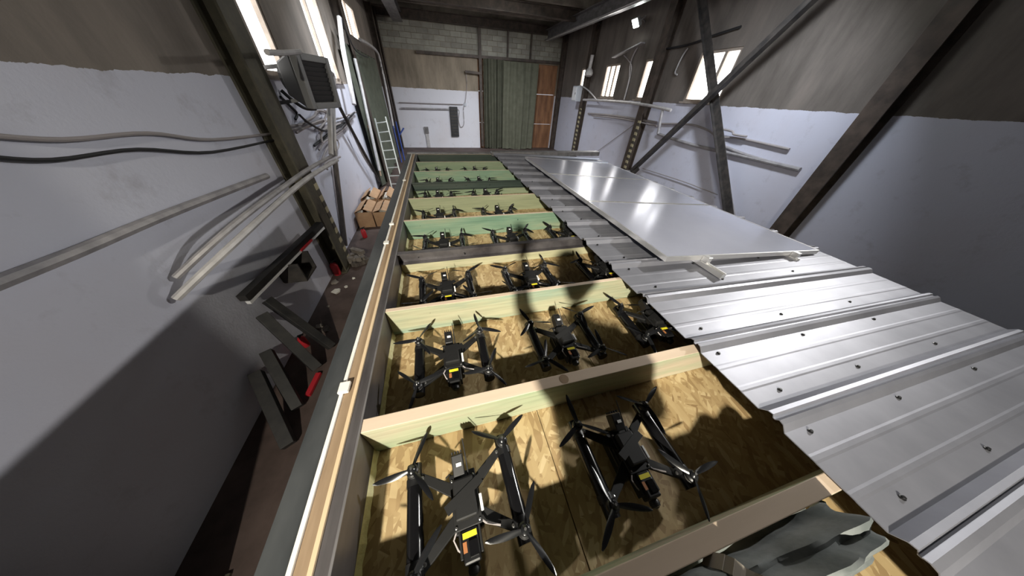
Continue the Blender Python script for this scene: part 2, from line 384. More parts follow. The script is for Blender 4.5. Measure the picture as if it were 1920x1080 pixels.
# cross bracing on the right wall
XB = XR-.42
def brace(label, a, b, w_=.16, mat='steel_dark'):
    a, b = Vector(a), Vector(b); e = empty('diagonal_brace', a if a.z < b.z else b); tag(e, label, 'brace', 'wall cross bracing')
    n = (b-a).normalized(); sd = Vector((1, 0, 0)); u = sd.cross(n).normalized()
    MB().bar(a, b, w_, .025, u).build('flange', mat, parent=e)
    MB().bar(a+u*(-w_/2), b+u*(-w_/2), .025, w_, u).build('flange', mat, parent=e)
    for pt in (a, b): MB().obox(pt, (.02, 0, 0), n*.22, u*.17).build('gusset_plate', mat, parent=e)
    return e
a = onx(1306, -40, XB); b = onx(1358, 372, XB); d = (b-a).normalized(); b = b+d*((-H+.1-b.z)/d.z)
brace('long dark diagonal brace falling from ceiling past the cross window', a, b, .2)
a = onx(1400, 120, XB-.32); b = onx(1190, 318, XB-.32); d = (a-b).normalized(); a = a+d*2.2
brace('dark diagonal brace rising from the striped column foot', b, a, .17)
a = onx(1338, 190, XB+.2); b = onx(1372, 385, XB+.2)
d = (b-a).normalized(); b = b+d*((ZF-b.z)/d.z); m = MB(); m.tube([a, b], .05); tag(m.build('brace_rod', 'pipe_grey'), 'slim grey rod behind the long diagonal brace', 'rod')
# lintel and posts of the far wall
tag(MB().bar(ony(780, 97, YF-.12), ony(1056, 119, YF-.12), .12, .14).build('lintel_beam', 'steel_brown'), 'long dark steel lintel beam across the end wall', 'beam')
for (u, v0, v1, w_, lb) in ((898, 40, 274, .17, 'thick dark steel post beside the green door curtain'), (953, 50, 111, .09, 'thin dark hanger above the middle of the door curtain'), (998, 55, 117, .09, 'thin dark hanger above the outer edge of the curtain')):
    a = ony(u, v0, YF-.14); b = ony(u+(4 if u == 898 else -1), v1, YF-.14); b.x = a.x
    tag(MB().bar(a, b, w_, .14, (0, 1, 0)).build('steel_post', 'steel_brown'), lb, 'post')
# curtain, door
def curtain(name, label, mat, p0, p1, z0, z1, folds, amp, thick=(0, 1, 0), flare=0., group=None):
    p0, p1 = Vector((p0[0], p0[1], 0)), Vector((p1[0], p1[1], 0)); n = folds*8; nz = 14; d = (p1-p0); nr = Vector((-d.y, d.x, 0)).normalized()
    ph = [random.uniform(.6, 1.4) for _ in range(folds+2)]; m = MB(); vs = []; fs = []
    for side in (0, .012):
        for j in range(nz+1):
            tz = j/nz
            for i in range(n+1):
                t = i/n; k = int(t*folds); o = amp*ph[k]*math.sin(t*folds*2*math.pi+.5*math.sin(tz*3+k))*(.55+.45*tz)
                q = p0+d*(t+(t-.5)*flare*tz)+nr*(o+side); vs.append((q.x, q.y, z1+(z0-z1)*tz+.03*math.sin(t*9)*tz))
    S = (n+1)*(nz+1)
    for s_ in (0, 1):
        for j in range(nz):
            for i in range(n):
                a = s_*S+j*(n+1)+i; fs.append((a, a+1, a+n+2, a+n+1))
    m.add(vs, fs); return tag(m.build(name, mat, smooth=True), label, 'curtain', group)
cx0, cx1 = ony(906, 200, YF-.3).x, ony(1001, 200, YF-.3).x
cm = cx0+(cx1-cx0)*.36
curtain('door_curtain', 'gathered olive green curtain panel next to the steel post', 'curtain', (cx0+.08, YF-.34), (cm+.1, YF-.34), ZF+.03, DZ+.02, 7, .15, flare=.06)
curtain('door_curtain', 'smooth olive green curtain panel next to the wooden door', 'curtain', (cm, YF-.62), (cx1, YF-.62), ZF+.03, DZ-.03, 5, .09, flare=.0)
e = struct(empty('door_1', ((DX0+DX1)/2, YF+.2, ZF)), 'brown wooden plank door behind the green curtain'); nb = 10
for i in range(nb):
    a = DX0+(DX1-DX0)*i/nb
    for (za, zb) in ((ZF, -.52*H), (-.515*H, .02*H), (.025*H, DZ)):
        MB().box(a+.008, a+(DX1-DX0)/nb-.008, YF+.12+random.uniform(0, .02), YF+.2, za, zb).build('plank', 'door_wood', parent=e)
a = ony(907, 120, YF-.06); b = ony(905, 270, YF-.06)
tag(MB().bar((a.x, YF-.05, DZ-.05), (a.x, YF-.05, ZF+.02), .16, .06, (0, 1, 0)).build('rusty_door_jamb', 'rust'), 'peeling rusty door jamb at the curtain edge', 'jamb')
tag(MB().bar(ony(872, 134, YF-.2), ony(903, 138, YF-.2), .14, .12).build('stub_beam', 'steel_brown'), 'short dark steel bracket arm on the end wall post', 'bracket')
# things on the far wall
e = empty('wall_heater', ony(850, 256, YF-.06)); tag(e, 'tall narrow black heater on the white end wall', 'heater')
a = ony(850, 200, YF-.06); b = ony(854, 256, YF-.06)
MB().obox((a+b)/2, (.26, 0, 0), (0, .07, 0), (b-a)/2).build('body', 'black_box', parent=e, bevel=.02)
for k in range(9):
    q = a+(b-a)*(k+1)/10; MB().box(q.x-.22, q.x+.22, YF-.15, YF-.13, q.z-.03, q.z+.03).build('fin', 'steel_dark', parent=e)
e = empty('vent_box', ony(802, 272, YF-.03)); tag(e, 'small grey duct hatch low on the white end wall', 'vent')
a = ony(800, 245, YF-.03)
MB().box(a.x-.13, a.x+.13, YF-.1, YF-.005, a.z-.16, a.z+.22).build('hatch', 'steel_grey', parent=e)
MB().box(a.x-.10, a.x+.10, YF-.07, YF-.005, a.z-1.0, a.z-.17).build('duct', 'pipe_light', parent=e)
def pipe(name, label, cat, pts, r, mat, n=8, smooth=True, group=None, sub=5):
    P = curve_pts(pts, sub) if smooth and len(pts) > 2 else [Vector(p) for p in pts]
    return tag(MB().tube(P, r, n).build(name, mat, smooth=True), label, cat, group)
fy = YF-.08
pipe('conduit_pipe', 'grey conduit running level into the black wall heater', 'pipe', [ony(752, 203, fy), ony(800, 204, fy), ony(842, 205, fy)], .05, 'pipe_grey')
pipe('conduit_pipe', 'dark thin conduit above the level grey conduit on end wall', 'pipe', [ony(748, 192, fy), ony(800, 194, fy), ony(868, 196, fy)], .025, 'cable_grey')
pipe('cable', 'looped cable hanging beside the black wall heater', 'cable', [ony(855, 203, fy), ony(861, 208, fy), ony(860, 225, fy), ony(864, 238, fy), ony(870, 232, fy), ony(869, 205, fy), ony(872, 194, fy)], .018, 'cable_grey')
pipe('cable', 'thin cable dropping down the brown end wall to a socket', 'cable', [ony(874, 137, fy), ony(875, 165, fy), ony(872, 194, fy)], .018, 'cable_grey')
tag(MB().box(ony(872, 194, fy).x-.07, ony(872, 194, fy).x+.07, YF-.1, YF-.01, ony(872, 196, fy).z-.08, ony(872, 196, fy).z+.08).build('socket_box', 'box_grey', bevel=.01), 'small grey socket box on the white end wall', 'socket')
# ------------------------------------------------------------------ right wall fittings
px = XR-.055
def rp(label, pts, r, mat, name='conduit_pipe', cat='pipe', x=None): return pipe(name, label, cat, [onx(u, v, x or px) for u, v in pts], r, mat)
rp('thick pale pipe along the paint line under the windows', [(1094, 187), (1150, 190), (1212, 197), (1258, 207)], .05, 'pipe_light', x=XR-.42)
rp('grey pipe drop below the end of the pale pipe', [(1243, 204), (1238, 228), (1234, 251)], .05, 'pipe_grey', x=XR-.4)
rp('thin dark pipe under the pale pipe beside the column', [(1103, 213), (1150, 217), (1232, 230)], .045, 'cable_grey')
rp('second thin dark pipe close under the first', [(1110, 217), (1160, 222), (1232, 236)], .028, 'cable_grey', x=XR-.15)
rp('long grey pipe sloping low along the white wall', [(1234, 251), (1300, 272), (1389, 292), (1500, 318)], .05, 'pipe_grey')
rp('sagging grey cable crossing both diagonal braces', [(1238, 232), (1290, 233), (1325, 243), (1346, 256), (1376, 258), (1400, 262), (1480, 280)], .03, 'cable_grey', 'cable', 'cable')
rp('thin grey cable loop beside the slim brace rod', [(1340, 240), (1372, 246), (1376, 252), (1400, 256)], .028, 'cable_grey', 'cable', 'cable', x=XR-.14)
rp('grey wall pipe beyond the long brace', [(1343, 268), (1389, 287), (1450, 306)], .04, 'pipe_grey')
rp('thin diagonal wire on the white wall by the column', [(1196, 228), (1150, 262), (1108, 292)], .014, 'cable_grey', 'cable', 'cable')
rp('pale short pipe between two small windows', [(1181, 145), (1176, 165), (1170, 187)], .035, 'pipe_light')
rp('bent pale pipe on top of electrical box', [(1080, 166), (1088, 161), (1100, 167), (1110, 177), (1118, 187)], .03, 'pipe_light', x=XR-.45)
rp('thin dark seam pipe low on white wall', [(1205, 316), (1280, 340), (1345, 365)], .015, 'cable_grey', 'cable', 'cable')
e = empty('electrical_box', onx(1089, 190, XR-.2)); tag(e, 'pale blue electrical box on the speckled column', 'box')
a = onx(1089, 176, XR-.2)
MB().box(XR-.62, XR-.30, a.y-.30, a.y+.28, a.z-.36, a.z+.34).build('case', 'box_grey', parent=e, bevel=.015)
MB().box(XR-.645, XR-.62, a.y-.24, a.y+.22, a.z-.30, a.z+.28).build('door', 'white_paint', parent=e)
MB().box(XR-.66, XR-.645, a.y-.18, a.y-.14, a.z-.05, a.z+.05).build('handle', 'steel_dark', parent=e)
e = empty('wall_lamp', onx(1106, 132, XR-.35)); tag(e, 'white bulkhead lamp with round shade on the speckled column', 'lamp')
a = onx(1111, 103, XR-.4); b = onx(1105, 132, XR-.4)
MB().tube([a, b], .09, 10).build('stem', 'pipe_light', parent=e, smooth=True)
MB().lathe(b+Vector((0, 0, -.2)), [(.05, .32), (.17, .22), (.22, .1), (.20, 0), (.1, -.06)], 14).build('shade', 'pipe_light', parent=e, smooth=True)
# floodlight on the right wall with its bracket shelf
def floodlight(label, pos, target, power, size, mount=None, group='hall floodlights', glow='lamp_glow', w_=.42, spread=170, col=(1, .97, .92)):
    pos, tg = Vector(pos), Vector(target); n = (tg-pos).normalized(); sd = n.cross(Vector((0, 0, 1))).normalized(); u = sd.cross(n)
    e = empty('floodlight', pos-Vector((0, 0, .2))); tag(e, label, 'lamp', group)
    MB().obox(pos-n*.06, sd*w_/2, u*w_*.35, n*.05).build('housing', 'lamp_body', parent=e, bevel=.01)
    for k in range(6): MB().obox(pos-n*.13+sd*w_*(k-2.5)/6.5, sd*.006, u*w_*.3, n*.03).build('cooling_fin', 'lamp_body', parent=e)
    MB().obox(pos-n*.005, sd*w_*.46, u*w_*.31, n*.004).build('lens', glow, parent=e)
    m = MB(); m.bar(pos+sd*(w_/2+.015), pos+sd*(w_/2+.015)-n*.3, .02, .05, u); m.bar(pos-sd*(w_/2+.015), pos-sd*(w_/2+.015)-n*.3, .02, .05, u)
    m.bar(pos-n*.3+sd*(w_/2+.03), pos-n*.3-sd*(w_/2+.03), .05, .02, u); m.build('yoke', 'lamp_body', parent=e)
    if mount: MB().tube([pos-n*.3, mount], .025, 8).build('mounting_arm', 'lamp_body', parent=e)
    area('floodlight_light', pos+n*.02, tg, size, power, col, spread=spread)
    return e
a = onx(1191, 44, XR-.5)
floodlight('bright glowing floodlight high on the wall above small windows', a, (3.0, 13.0, -1.5), 150, .3, mount=(XR, a.y+.1, a.z+.1), w_=.42, spread=130)
a = onx(1150, 108, XR-.14); b = onx(1206, 80, XR-.14)
tag(MB().bar(a, b, .2, .04).build('bracket_shelf', 'pipe_grey'), 'pale bracket shelf below the glowing floodlight', 'bracket')
rp('mass of grey cables hanging under the bracket shelf', [(1195, 90), (1188, 102), (1182, 120), (1180, 146)], .03, 'cable_grey', 'cable', 'cable')
rp('second grey cable hanging from the bracket shelf', [(1170, 104), (1178, 113), (1184, 125), (1181, 148)], .022, 'cable_grey', 'cable', 'cable')
rp('short pale conduit piece on the brown wall by the striped column', [(1290, 90), (1278, 108), (1266, 135), (1270, 140)], .025, 'pipe_light')
rp('dark wire along the top of the brown wall', [(1245, 92), (1290, 84), (1340, 66), (1389, 50)], .03, 'cable_black', 'cable', 'cable')
# unseen lamps: the first pair read off the shadows, the rest added as fill
floodlight('floodlight hanging behind the photographer', (-1.22, -3.75, 2.0), (.5, 1.0, -1.1), KEY, .16, mount=(-1.4, -4.1, ZC+.3), spread=75, col=(1, .93, .78))
floodlight('floodlight hanging beyond the eave of the cabin roof', (6.7, 1.9, 1.75), (.4, .8, -1.2), 34, .22, mount=(6.9, 1.95, ZC+.3), spread=75)
floodlight('added fill floodlight on the crane beam over the aisle', (-.6, 9.5, 2.7), (-1.4, 10.5, -2), 110, .5, mount=(-.6, 9.4, ZC+.3), spread=120, col=(.86, .92, 1))
floodlight('added fill floodlight under the roof over the middle of the hall', (3.6, 13.0, 2.9), (3.4, 15.5, -2), 230, .6, mount=(3.6, 12.9, ZC+.3), spread=130, col=(.9, .94, 1))
floodlight('added fill floodlight under the roof beside the silver panels', (6.2, 4.5, 2.8), (7.0, 7.5, -2), 140, .6, mount=(6.2, 4.4, ZC+.3), spread=120, col=(.86, .92, 1))
# ------------------------------------------------------------------ left wall fittings
lx = XL+.12
def lp(label, pts, r, mat, name='conduit_pipe', cat='pipe', x=None, group=None): return pipe(name, label, cat, [onx(u, v, x or lx) for u, v in pts], r, mat, group=group)
# fan heater
hx = XL+.72
e = empty('fan_heater', onx(575, 205, hx)); tag(e, 'grey industrial fan heater with black louvres on the wall', 'heater')
c00, c10, c11, c01 = onx(545, 100, hx+.02), onx(612, 120, hx+.02), onx(622, 203, hx+.02), onx(580, 206, hx+.02)
cen = (c00+c10+c11+c01)/4; hw, hh = .62, .60
cen = Vector((hx, cen.y, cen.z)); nrm = Vector((.95, -.30, -.06)).normalized(); sdv = Vector((.30, .95, 0)).normalized(); upv = nrm.cross(sdv).normalized(); upv = upv if upv.z > 0 else -upv
hw, hh = .38, .345; cen = onx(596, 155, hx)
m = MB()
for s1 in (-1, 1):
    m.obox(cen+sdv*s1*(hw-.04), sdv*.045, upv*hh, nrm*.06); m.obox(cen+upv*s1*(hh-.04), sdv*(hw-.085), upv*.045, nrm*.06)
m.build('front_frame', 'heater_frame', parent=e, bevel=.012)
bk = [cen-nrm*.06+sdv*i*hw+upv*j*hh for i, j in ((-1, -1), (1, -1), (1, 1), (-1, 1))]; bk2 = [cen-nrm*.38+sdv*i*hw*.75+upv*j*hh*.60 for i, j in ((-1, -1), (1, -1), (1, 1), (-1, 1))]
MB().add(bk+bk2, [(0, 1, 2, 3), (7, 6, 5, 4), (0, 4, 5, 1), (1, 5, 6, 2), (2, 6, 7, 3), (3, 7, 4, 0)]).build('housing', 'heater_body', parent=e, bevel=.03)
MB().obox(cen-nrm*.05, sdv*(hw-.08), upv*(hh-.08), nrm*.006).build('backing', 'black_matte', parent=e)
for k in range(8):
    z = -(hh-.13)+k*(2*hh-.26)/7
    MB().obox(cen+upv*z+nrm*.0, sdv*(hw-.09), (upv*.045+nrm*.02), (nrm*.008-upv*.004)).build('louver', 'heater_louver', parent=e)
MB().lathe(cen-nrm*.50, [(.18, -.05), (.18, .05)], 16, axis='x').build('fan_motor', 'heater_body', parent=e)
MB().bar(cen-nrm*.3+upv*.2, (XL+.005, cen.y+.05, cen.z+.15), .06, .05).build('wall_bracket', 'heater_frame', parent=e); MB().bar(cen-nrm*.3-upv*.25, (XL+.005, cen.y+.05, cen.z-.3), .06, .05).build('wall_bracket', 'heater_frame', parent=e)
pipe('heating_pipe', 'bent pale pipe leaving the side of the fan heater', 'pipe', [onx(603, 130, hx-.1), onx(618, 136, hx-.1), onx(625, 146, hx-.1), onx(624, 200, hx-.1), onx(626, 265, hx-.1), onx(628, 292, hx-.15)], .045, 'pipe_light')
pipe('heating_pipe', 'second pale pipe dropping beside the bent pipe', 'pipe', [onx(617, 205, hx-.1), onx(619, 240, hx-.1), onx(621, 290, hx-.15)], .042, 'pipe_light')
pipe('pipe_stub', 'pale pipe stub on top of the fan heater', 'pipe', [onx(500, 98, hx), onx(528, 99, hx), onx(562, 97, hx)], .03, 'pipe_light')
a = onx(628, 302, XL+.10); b = onx(647, 461, XL+.06)
tag(MB().bar(a, b, .10, .05).build('leaning_post', 'plank_dark'), 'dark post standing under the pale heater pipes', 'post')
# two thick pipes slanting from the wall to the lower left
pipe('slanted_pipe', 'pale pipe slanting down past the striped column', 'pipe', [onx(632, 300, XL+.56), onx(580, 332, XL+.53), onx(527, 375, XL+.50), onx(440, 455, XL+.45), onx(330, 560, XL+.05)], .034, 'pipe_light')
pipe('slanted_pipe', 'dark pipe slanting above the pale pipe', 'pipe', [onx(627, 290, XL+.52), onx(580, 316, XL+.49), onx(527, 354, XL+.48), onx(440, 420, XL+.45), onx(330, 520, XL+.05)], .03, 'pipe_grey')
lp('long grey pipe level along the white side wall behind the camera', [(500, 330), (330, 395), (150, 470), (-80, 560)], .04, 'pipe_grey', x=XL+.06)
lp('thin dark cable sagging along the side wall near the window', [(515, 250), (400, 262), (280, 250), (120, 262), (-60, 250)], .016, 'cable_grey', 'cable', 'cable', x=XL+.03)
lp('second thin cable sagging below the other on side wall', [(515, 262), (400, 285), (260, 280), (100, 300), (-60, 290)], .014, 'cable_black', 'cable', 'cable', x=XL+.03)
# tangle of cables under the heater
tang = [[(535, 238), (560, 236), (585, 222), (603, 206), (622, 214)], [(545, 245), (575, 240), (600, 232), (640, 222), (668, 208)], [(555, 250), (590, 230), (610, 225), (600, 245), (640, 228)], [(560, 214), (582, 232), (612, 246), (640, 235), (665, 212)], [(590, 275), (605, 258), (630, 240), (655, 228)], [(598, 280), (612, 262), (640, 246), (662, 222)], [(570, 228), (590, 218), (596, 208), (612, 212), (606, 228)], [(527, 170), (545, 188), (570, 204), (590, 206)], [(527, 180), (548, 200), (556, 212), (553, 222)], [(604, 300), (612, 280), (630, 262), (634, 275), (620, 292)], [(610, 208), (618, 230), (604, 250), (606, 270)], [(612, 318), (606, 308), (622, 300), (636, 292)]]
lbs = ['looping towards the striped column', 'running level under the fan heater', 'looping back on itself below the heater', 'sagging below the heater', 'falling diagonally from the heater cables', 'falling beside another diagonal cable', 'coiled directly under the heater', 'thick and black curving to the heater corner', 'thin and black beside the thick one', 'hanging in a small loop by the pipes', 'wavy and vertical below the heater', 'curled at the pipe elbow']
for i, (t, lb) in enumerate(zip(tang, lbs)):
    x = XL+.03+.03*(i % 4)
    pipe('cable', 'cable ' + lb, 'cable', [onx(u+random.uniform(-2, 2), v+random.uniform(-2, 2), XL+.016 if i == 8 else x if i != 7 else XL+.03+.34*k/4) for k, (u, v) in enumerate(t)], .022 if i != 7 else .03, 'cable_black' if i in (3, 4, 7, 8) else 'cable_grey', group='cables under the fan heater', n=6)
lp('dark diagonal pipe from tall window to the cardboard boxes', [(625, 178), (660, 245), (690, 300), (712, 340)], .045, 'steel_dark', x=XL+.2)
lp('grey pipe beside the dark diagonal pipe', [(655, 235), (680, 290), (700, 322)], .03, 'pipe_grey', x=XL+.15)
lp('pale vertical pipe by the thin dark column', [(636, 33), (643, 90), (655, 150), (664, 196)], .06, 'pipe_light', x=XL+.35)
lp('pale pipe along the near edge of the green curtain', [(665, 110), (678, 165), (692, 230), (712, 320)], .05, 'pipe_light', x=XL+.3)
lp('pale pipe along the far edge of the green curtain', [(675, 74), (690, 82), (706, 96), (713, 115), (727, 180), (738, 240)], .05, 'pipe_light', x=XL+.3)
lp('rusty pipe running down beside the green curtain', [(690, 235), (706, 290), (714, 330)], .03, 'rust', x=XL+.25)
lp('thin dark wire across the curtain top', [(640, 33), (665, 92), (690, 108)], .02, 'cable_black', 'cable', 'cable', x=XL+.4)
# curtain on left wall and ladder
y0, y1 = onx(664, 150, XL+.25).y, onx(726, 200, XL+.25).y
curtain('wall_curtain', 'long dark green curtain hanging on the side wall behind ladder', 'curtain_dark', (XL+.2, y0), (XL+.2, y1), ZF+.05, .31*H, 9, .07)
tag(MB().obox(((XL+.2), (y0+y1)/2+.15, .36*H), (.03, 0, 0), (0, (y1-y0)/2-.25, 0), (0, 0, .16)).build('plywood_board', 'plank_dark'), 'grey board above the green side wall curtain', 'board')
e = empty('ladder', (-1.75, 3.5*H, ZF)); tag(e, 'pale aluminium ladder leaning by the green side wall curtain', 'ladder')
lt0, lt1 = ony(703, 222, 3.62*H), ony(723, 219, 3.62*H)
lb0, lb1 = ony(735, 352, 3.45*H), ony(757, 352, 3.45*H)
d0 = (lb0-lt0).normalized(); d1 = (lb1-lt1).normalized(); lb0 = lt0+d0*((ZF-lt0.z)/d0.z); lb1 = lt1+d1*((ZF-lt1.z)/d1.z)
MB().bar(lt0, lb0, .035, .075, (0, 1, 0)).build('rail', 'ladder', parent=e); MB().bar(lt1, lb1, .035, .075, (0, 1, 0)).build('rail', 'ladder', parent=e)
for k in range(8):
    t = .06+k*.125; MB().bar(lt0+(lb0-lt0)*t, lt1+(lb1-lt1)*t, .04, .03).build('rung', 'ladder', parent=e)
e = empty('blue_frame', onz(757, 290, ZF)); tag(e, 'blue metal bars leaning in the corner by the column', 'frame')
for (u0, v0, u1, v1) in ((742, 228, 756, 288), (737, 236, 752, 300), (748, 255, 757, 240)):
    q0, q1 = ony(u0, v0, 4.9*H), ony(u1, v1, 4.9*H); d = (q1-q0).normalized()
    if v1 > v0: q1 = q0+d*((ZF-q0.z)/d.z)
    MB().tube([q0, q1], .035, 8).build('bar', 'blue_paint', parent=e)
# ------------------------------------------------------------------ cardboard boxes
def carton(label, x0, x1, y0, y1, h, opened):
    e = empty('cardboard_box', ((x0+x1)/2, (y0+y1)/2, ZF)); tag(e, label, 'box', 'cardboard boxes by the wall'); t = .012
    MB().box(x0, x1, y0, y1, ZF, ZF+t).build('bottom', 'cardboard', parent=e)
    for (a, b, c, d) in ((x0, x0+t, y0, y1), (x1-t, x1, y0, y1), (x0+t, x1-t, y0, y0+t), (x0+t, x1-t, y1-t, y1)):
        MB().box(a, b, c, d, ZF+t, ZF+h).build('side', 'cardboard', parent=e)
    ang = math.radians(opened); w_ = (x1-x0)/2
    for sx, xb in ((1, x0), (-1, x1)):
        dv = Vector((sx*math.cos(ang), 0, math.sin(ang)))*w_*.96
        MB().obox(Vector((xb, (y0+y1)/2, ZF+h+.006))+dv/2, dv/2, (0, (y1-y0)/2-.005, 0), Vector((-dv.z, 0, dv.x*1)).normalized()*.004).build('flap', 'cardboard', parent=e)
    m = MB()
    for k in range(5):
        cx_, cy_ = random.uniform(x0+.1, x1-.1), random.uniform(y0+.1, y1-.1); a = random.uniform(0, 3)
        m.obox((cx_, cy_, ZF+h-.03), (math.cos(a)*.08, math.sin(a)*.08, .03), (-math.sin(a)*.06, math.cos(a)*.06, .02), (0, 0, .02))
    m.build('packing_paper', 'paper', parent=e)
    return e
bx0, by0 = -2.50, 2.29*H
carton('cardboard box against the wall at the near end of the row', bx0, bx0+.43, by0, by0+.85, .44, 25)
carton('cardboard box at the near end of the row beside the cabin', bx0+.46, bx0+.88, by0+.02, by0+.85, .42, 18)
carton('cardboard box against the wall at the ladder end of the row', bx0, bx0+.45, by0+.9, by0+1.75, .50, 32)
carton('cardboard box at the ladder end of the row beside the cabin', bx0+.48, bx0+.90, by0+.92, by0+1.8, .48, 40)
# ------------------------------------------------------------------ floor clutter by the left wall
def canister(label, pos, s, mat='red_paint'):
    e = empty('red_canister', pos); tag(e, label, 'canister'); p_ = Vector(pos)
    MB().lathe(p_, [(.07*s, 0), (.08*s, .02), (.08*s, .26*s), (.05*s, .31*s), (.025*s, .33*s)], 14).build('bottle', mat, parent=e, smooth=True)
    MB().lathe(p_+Vector((0, 0, .33*s)), [(.03*s, 0), (.03*s, .04*s), (.015*s, .05*s)], 10).build('cap', 'black_plastic', parent=e)
    MB().bar(p_+Vector((-.02, 0, .36*s)), p_+Vector((.1*s, 0, .40*s)), .02, .015).build('handle', 'black_plastic', parent=e)
canister('red canister on the floor near the cardboard boxes', onz(685, 445, ZF), .75)
canister('red canister at the foot of the striped column', onz(634, 514, ZF), .9)
canister('red canister between the black steel bars', onz(575, 648, ZF), .65)
e = empty('rubble_pile', onz(650, 492, ZF)); tag(e, 'dark pile of broken timber and bricks by the striped column', 'rubble')
for k in range(11):
    q = onz(random.uniform(658, 684), random.uniform(478, 497), ZF); a = random.uniform(0, 3.1); l = random.uniform(.06, .22)
    MB().obox(q+Vector((0, 0, .05+.05*(k % 3))), (math.cos(a)*l, math.sin(a)*l, random.uniform(-.03, .03)), (-math.sin(a)*.05, math.cos(a)*.05, 0), (0, 0, .045)).build('chunk', 'rubble' if k % 3 else 'plank_dark', parent=e)
for i, (u, v, s, mt) in enumerate(((627, 530, .06, 'rubble'), (632, 548, .07, 'paper'), (649, 538, .035, 'paper'), (663, 522, .03, 'paper'), (676, 487, .05, 'paper'), (615, 575, .03, 'rubble'), (600, 612, .05, 'rubble'), (612, 618, .06, 'plank_dark'))):
    q = onz(u, v, ZF); a = random.uniform(0, 3); m = MB()
    vs = [q+Vector((math.cos(a+t)*s*random.uniform(.7, 1.5), math.sin(a+t)*s*random.uniform(.7, 1.5), z)) for z in (0, s*.5) for t in (0, 1.2, 2.5, 3.9, 5.1)]
    m.add(vs, [(4, 3, 2, 1, 0), (5, 6, 7, 8, 9)]+[(k, (k+1) % 5, (k+1) % 5+5, k+5) for k in range(5)])
    tag(m.build('debris_scrap', mt), ('grey rubble lump beside the red canister by the striped column', 'pale paper scrap near the grey rubble lump', 'pale paper fleck in the middle of the aisle floor', 'pale fleck on aisle floor against the cabin side', 'pale paper scrap beside the timber pile', 'grey crumb on the floor near the white wall corner', 'grey lump on the floor beside the upper black bar', 'dark wooden scrap beside the upper black bar')[i], 'debris', 'debris on the aisle floor')
q0, q1 = onz(577, 742, ZF+.03), onz(598, 700, ZF+.03)
tag(MB().bar(q0, q1, .06, .04).build('red_bar', 'red_paint'), 'short red bar lying on the dark floor', 'bar')
def black_bar(label, a, b, w_=.09):
    tag(MB().bar(a, b, w_, w_).build('black_steel_bar', 'steel_black', bevel=.004), label, 'bar', 'black steel bars by the wall')
for lb, wa, fb, wd in (('upper', (500, 562), (622, 650), .10), ('middle', (490, 590), (594, 690), .12), ('lower', (500, 660), (558, 765), .12), ('lowest', (480, 700), (542, 835), .12)):
    black_bar(lb + ' long black steel bar leaning from the white wall', onx(*wa, XL+.09), onz(*fb, ZF+.075), wd)
# rail lamp sticking out of wall + open box
e = empty('rail_arm', onx(527, 490, XL+.3)); tag(e, 'dark rail arm with white edge slanting past the striped column', 'rail')
a, b = onx(600, 420, XL+.30), onx(455, 560, XL+.06)
MB().bar(a, b, .10, .08).build('rail', 'steel_black', parent=e); MB().bar(a+Vector((.02, 0, -.07)), b+Vector((.02, 0, -.07)), .05, .04).build('white_edge', 'white_paint', parent=e)
MB().bar(a+(b-a)*.25+Vector((.06, 0, -.05)), a+(b-a)*.42+Vector((.06, 0, -.05)), .02, .03).build('red_mark', 'red_paint', parent=e)
e = empty('open_box', onx(555, 515, XL+.02)); tag(e, 'dark open metal box fixed low on the white wall', 'box')
c = onx(553, 500, XL+.15)
for (dx, dy, dz, sx, sy, sz) in ((-.12, 0, 0, .02, .20, .15), (.02, -.19, 0, .15, .012, .15), (.02, .19, 0, .15, .012, .15), (.02, 0, -.15, .15, .2, .012)):
    MB().obox(c+Vector((dx, dy, dz)), (sx, 0, 0), (0, sy, 0), (0, 0, sz)).build('side', 'steel_dark', parent=e)
# ================================================================== CABIN ROOF
Y0, Y1, XE = -1.5, 5.74, 3.60
cab = empty('cabin_roof', (1.5, 2.2, ZF)); tag(cab, 'open cabin roof frame with green joists and metal roof sheets', 'roof frame')
def part(mb, name, mat, bevel=0, parent=cab, label=None, smooth=False):
    o = mb.build(name, mat, parent=parent, bevel=bevel, smooth=smooth)
    if label: o['label'] = label
    return o
# cabin body walls down to the floor
part(MB().box(-.60, -.54, Y0, Y1, ZF, -1.03), 'wall_panel', 'cabin_wall'); part(MB().box(XE-.1, XE-.04, Y0, Y1, ZF, -1.12), 'wall_panel', 'cabin_wall')
part(MB().box(-.54, XE-.1, Y1-.06, Y1, ZF, -1.22), 'wall_panel', 'cabin_wall'); part(MB().box(-.54, XE-.1, Y0, Y0+.06, ZF, -1.22), 'wall_panel', 'cabin_wall')
# long side rail, layer by layer
part(MB().box(-.61, -.530, Y0, Y1, -1.03, -1.0), 'rail_top_plate', 'rail_top', .004, label='dark blue-grey steel top plate')
part(MB().box(-.530, -.516, Y0, Y1, -1.03, -.996), 'white_strip', 'white_strip', .002)
part(MB().box(-.516, -.478, Y0, Y1, -1.03, -1.004), 'wood_batten', 'wood_brown')
part(MB().box(-.478, -.464, Y0, Y1, -1.03, -.997), 'tan_strip', 'wood_tan', .002)
part(MB().box(-.464, -.424, Y0, Y1, -1.03, -1.006), 'inner_plate', 'rail_inner')
part(MB().box(-.432, -.418, Y0, Y1, -1.165, -.998), 'steel_channel', 'rail_inner', .003)
part(MB().box(-.4235, -.4165, Y0, Y1, -1.000, -.9955), 'channel_lip_highlight', 'steel_grey')  # paler lip paints the highlight along the top edge of the channel
part(MB().box(-.54, -.432, Y0, Y1, -1.22, -1.03), 'rim_board', 'wood_brown')
for y, s in ((.64, .05), (2.30, .03), (1.93, .04), (3.75, .03)):
    part(MB().box(-.535, -.495, y, y+s, -1.0, -.985), 'clip', 'white_strip', .003)
m = MB(); pts = []
n = 260
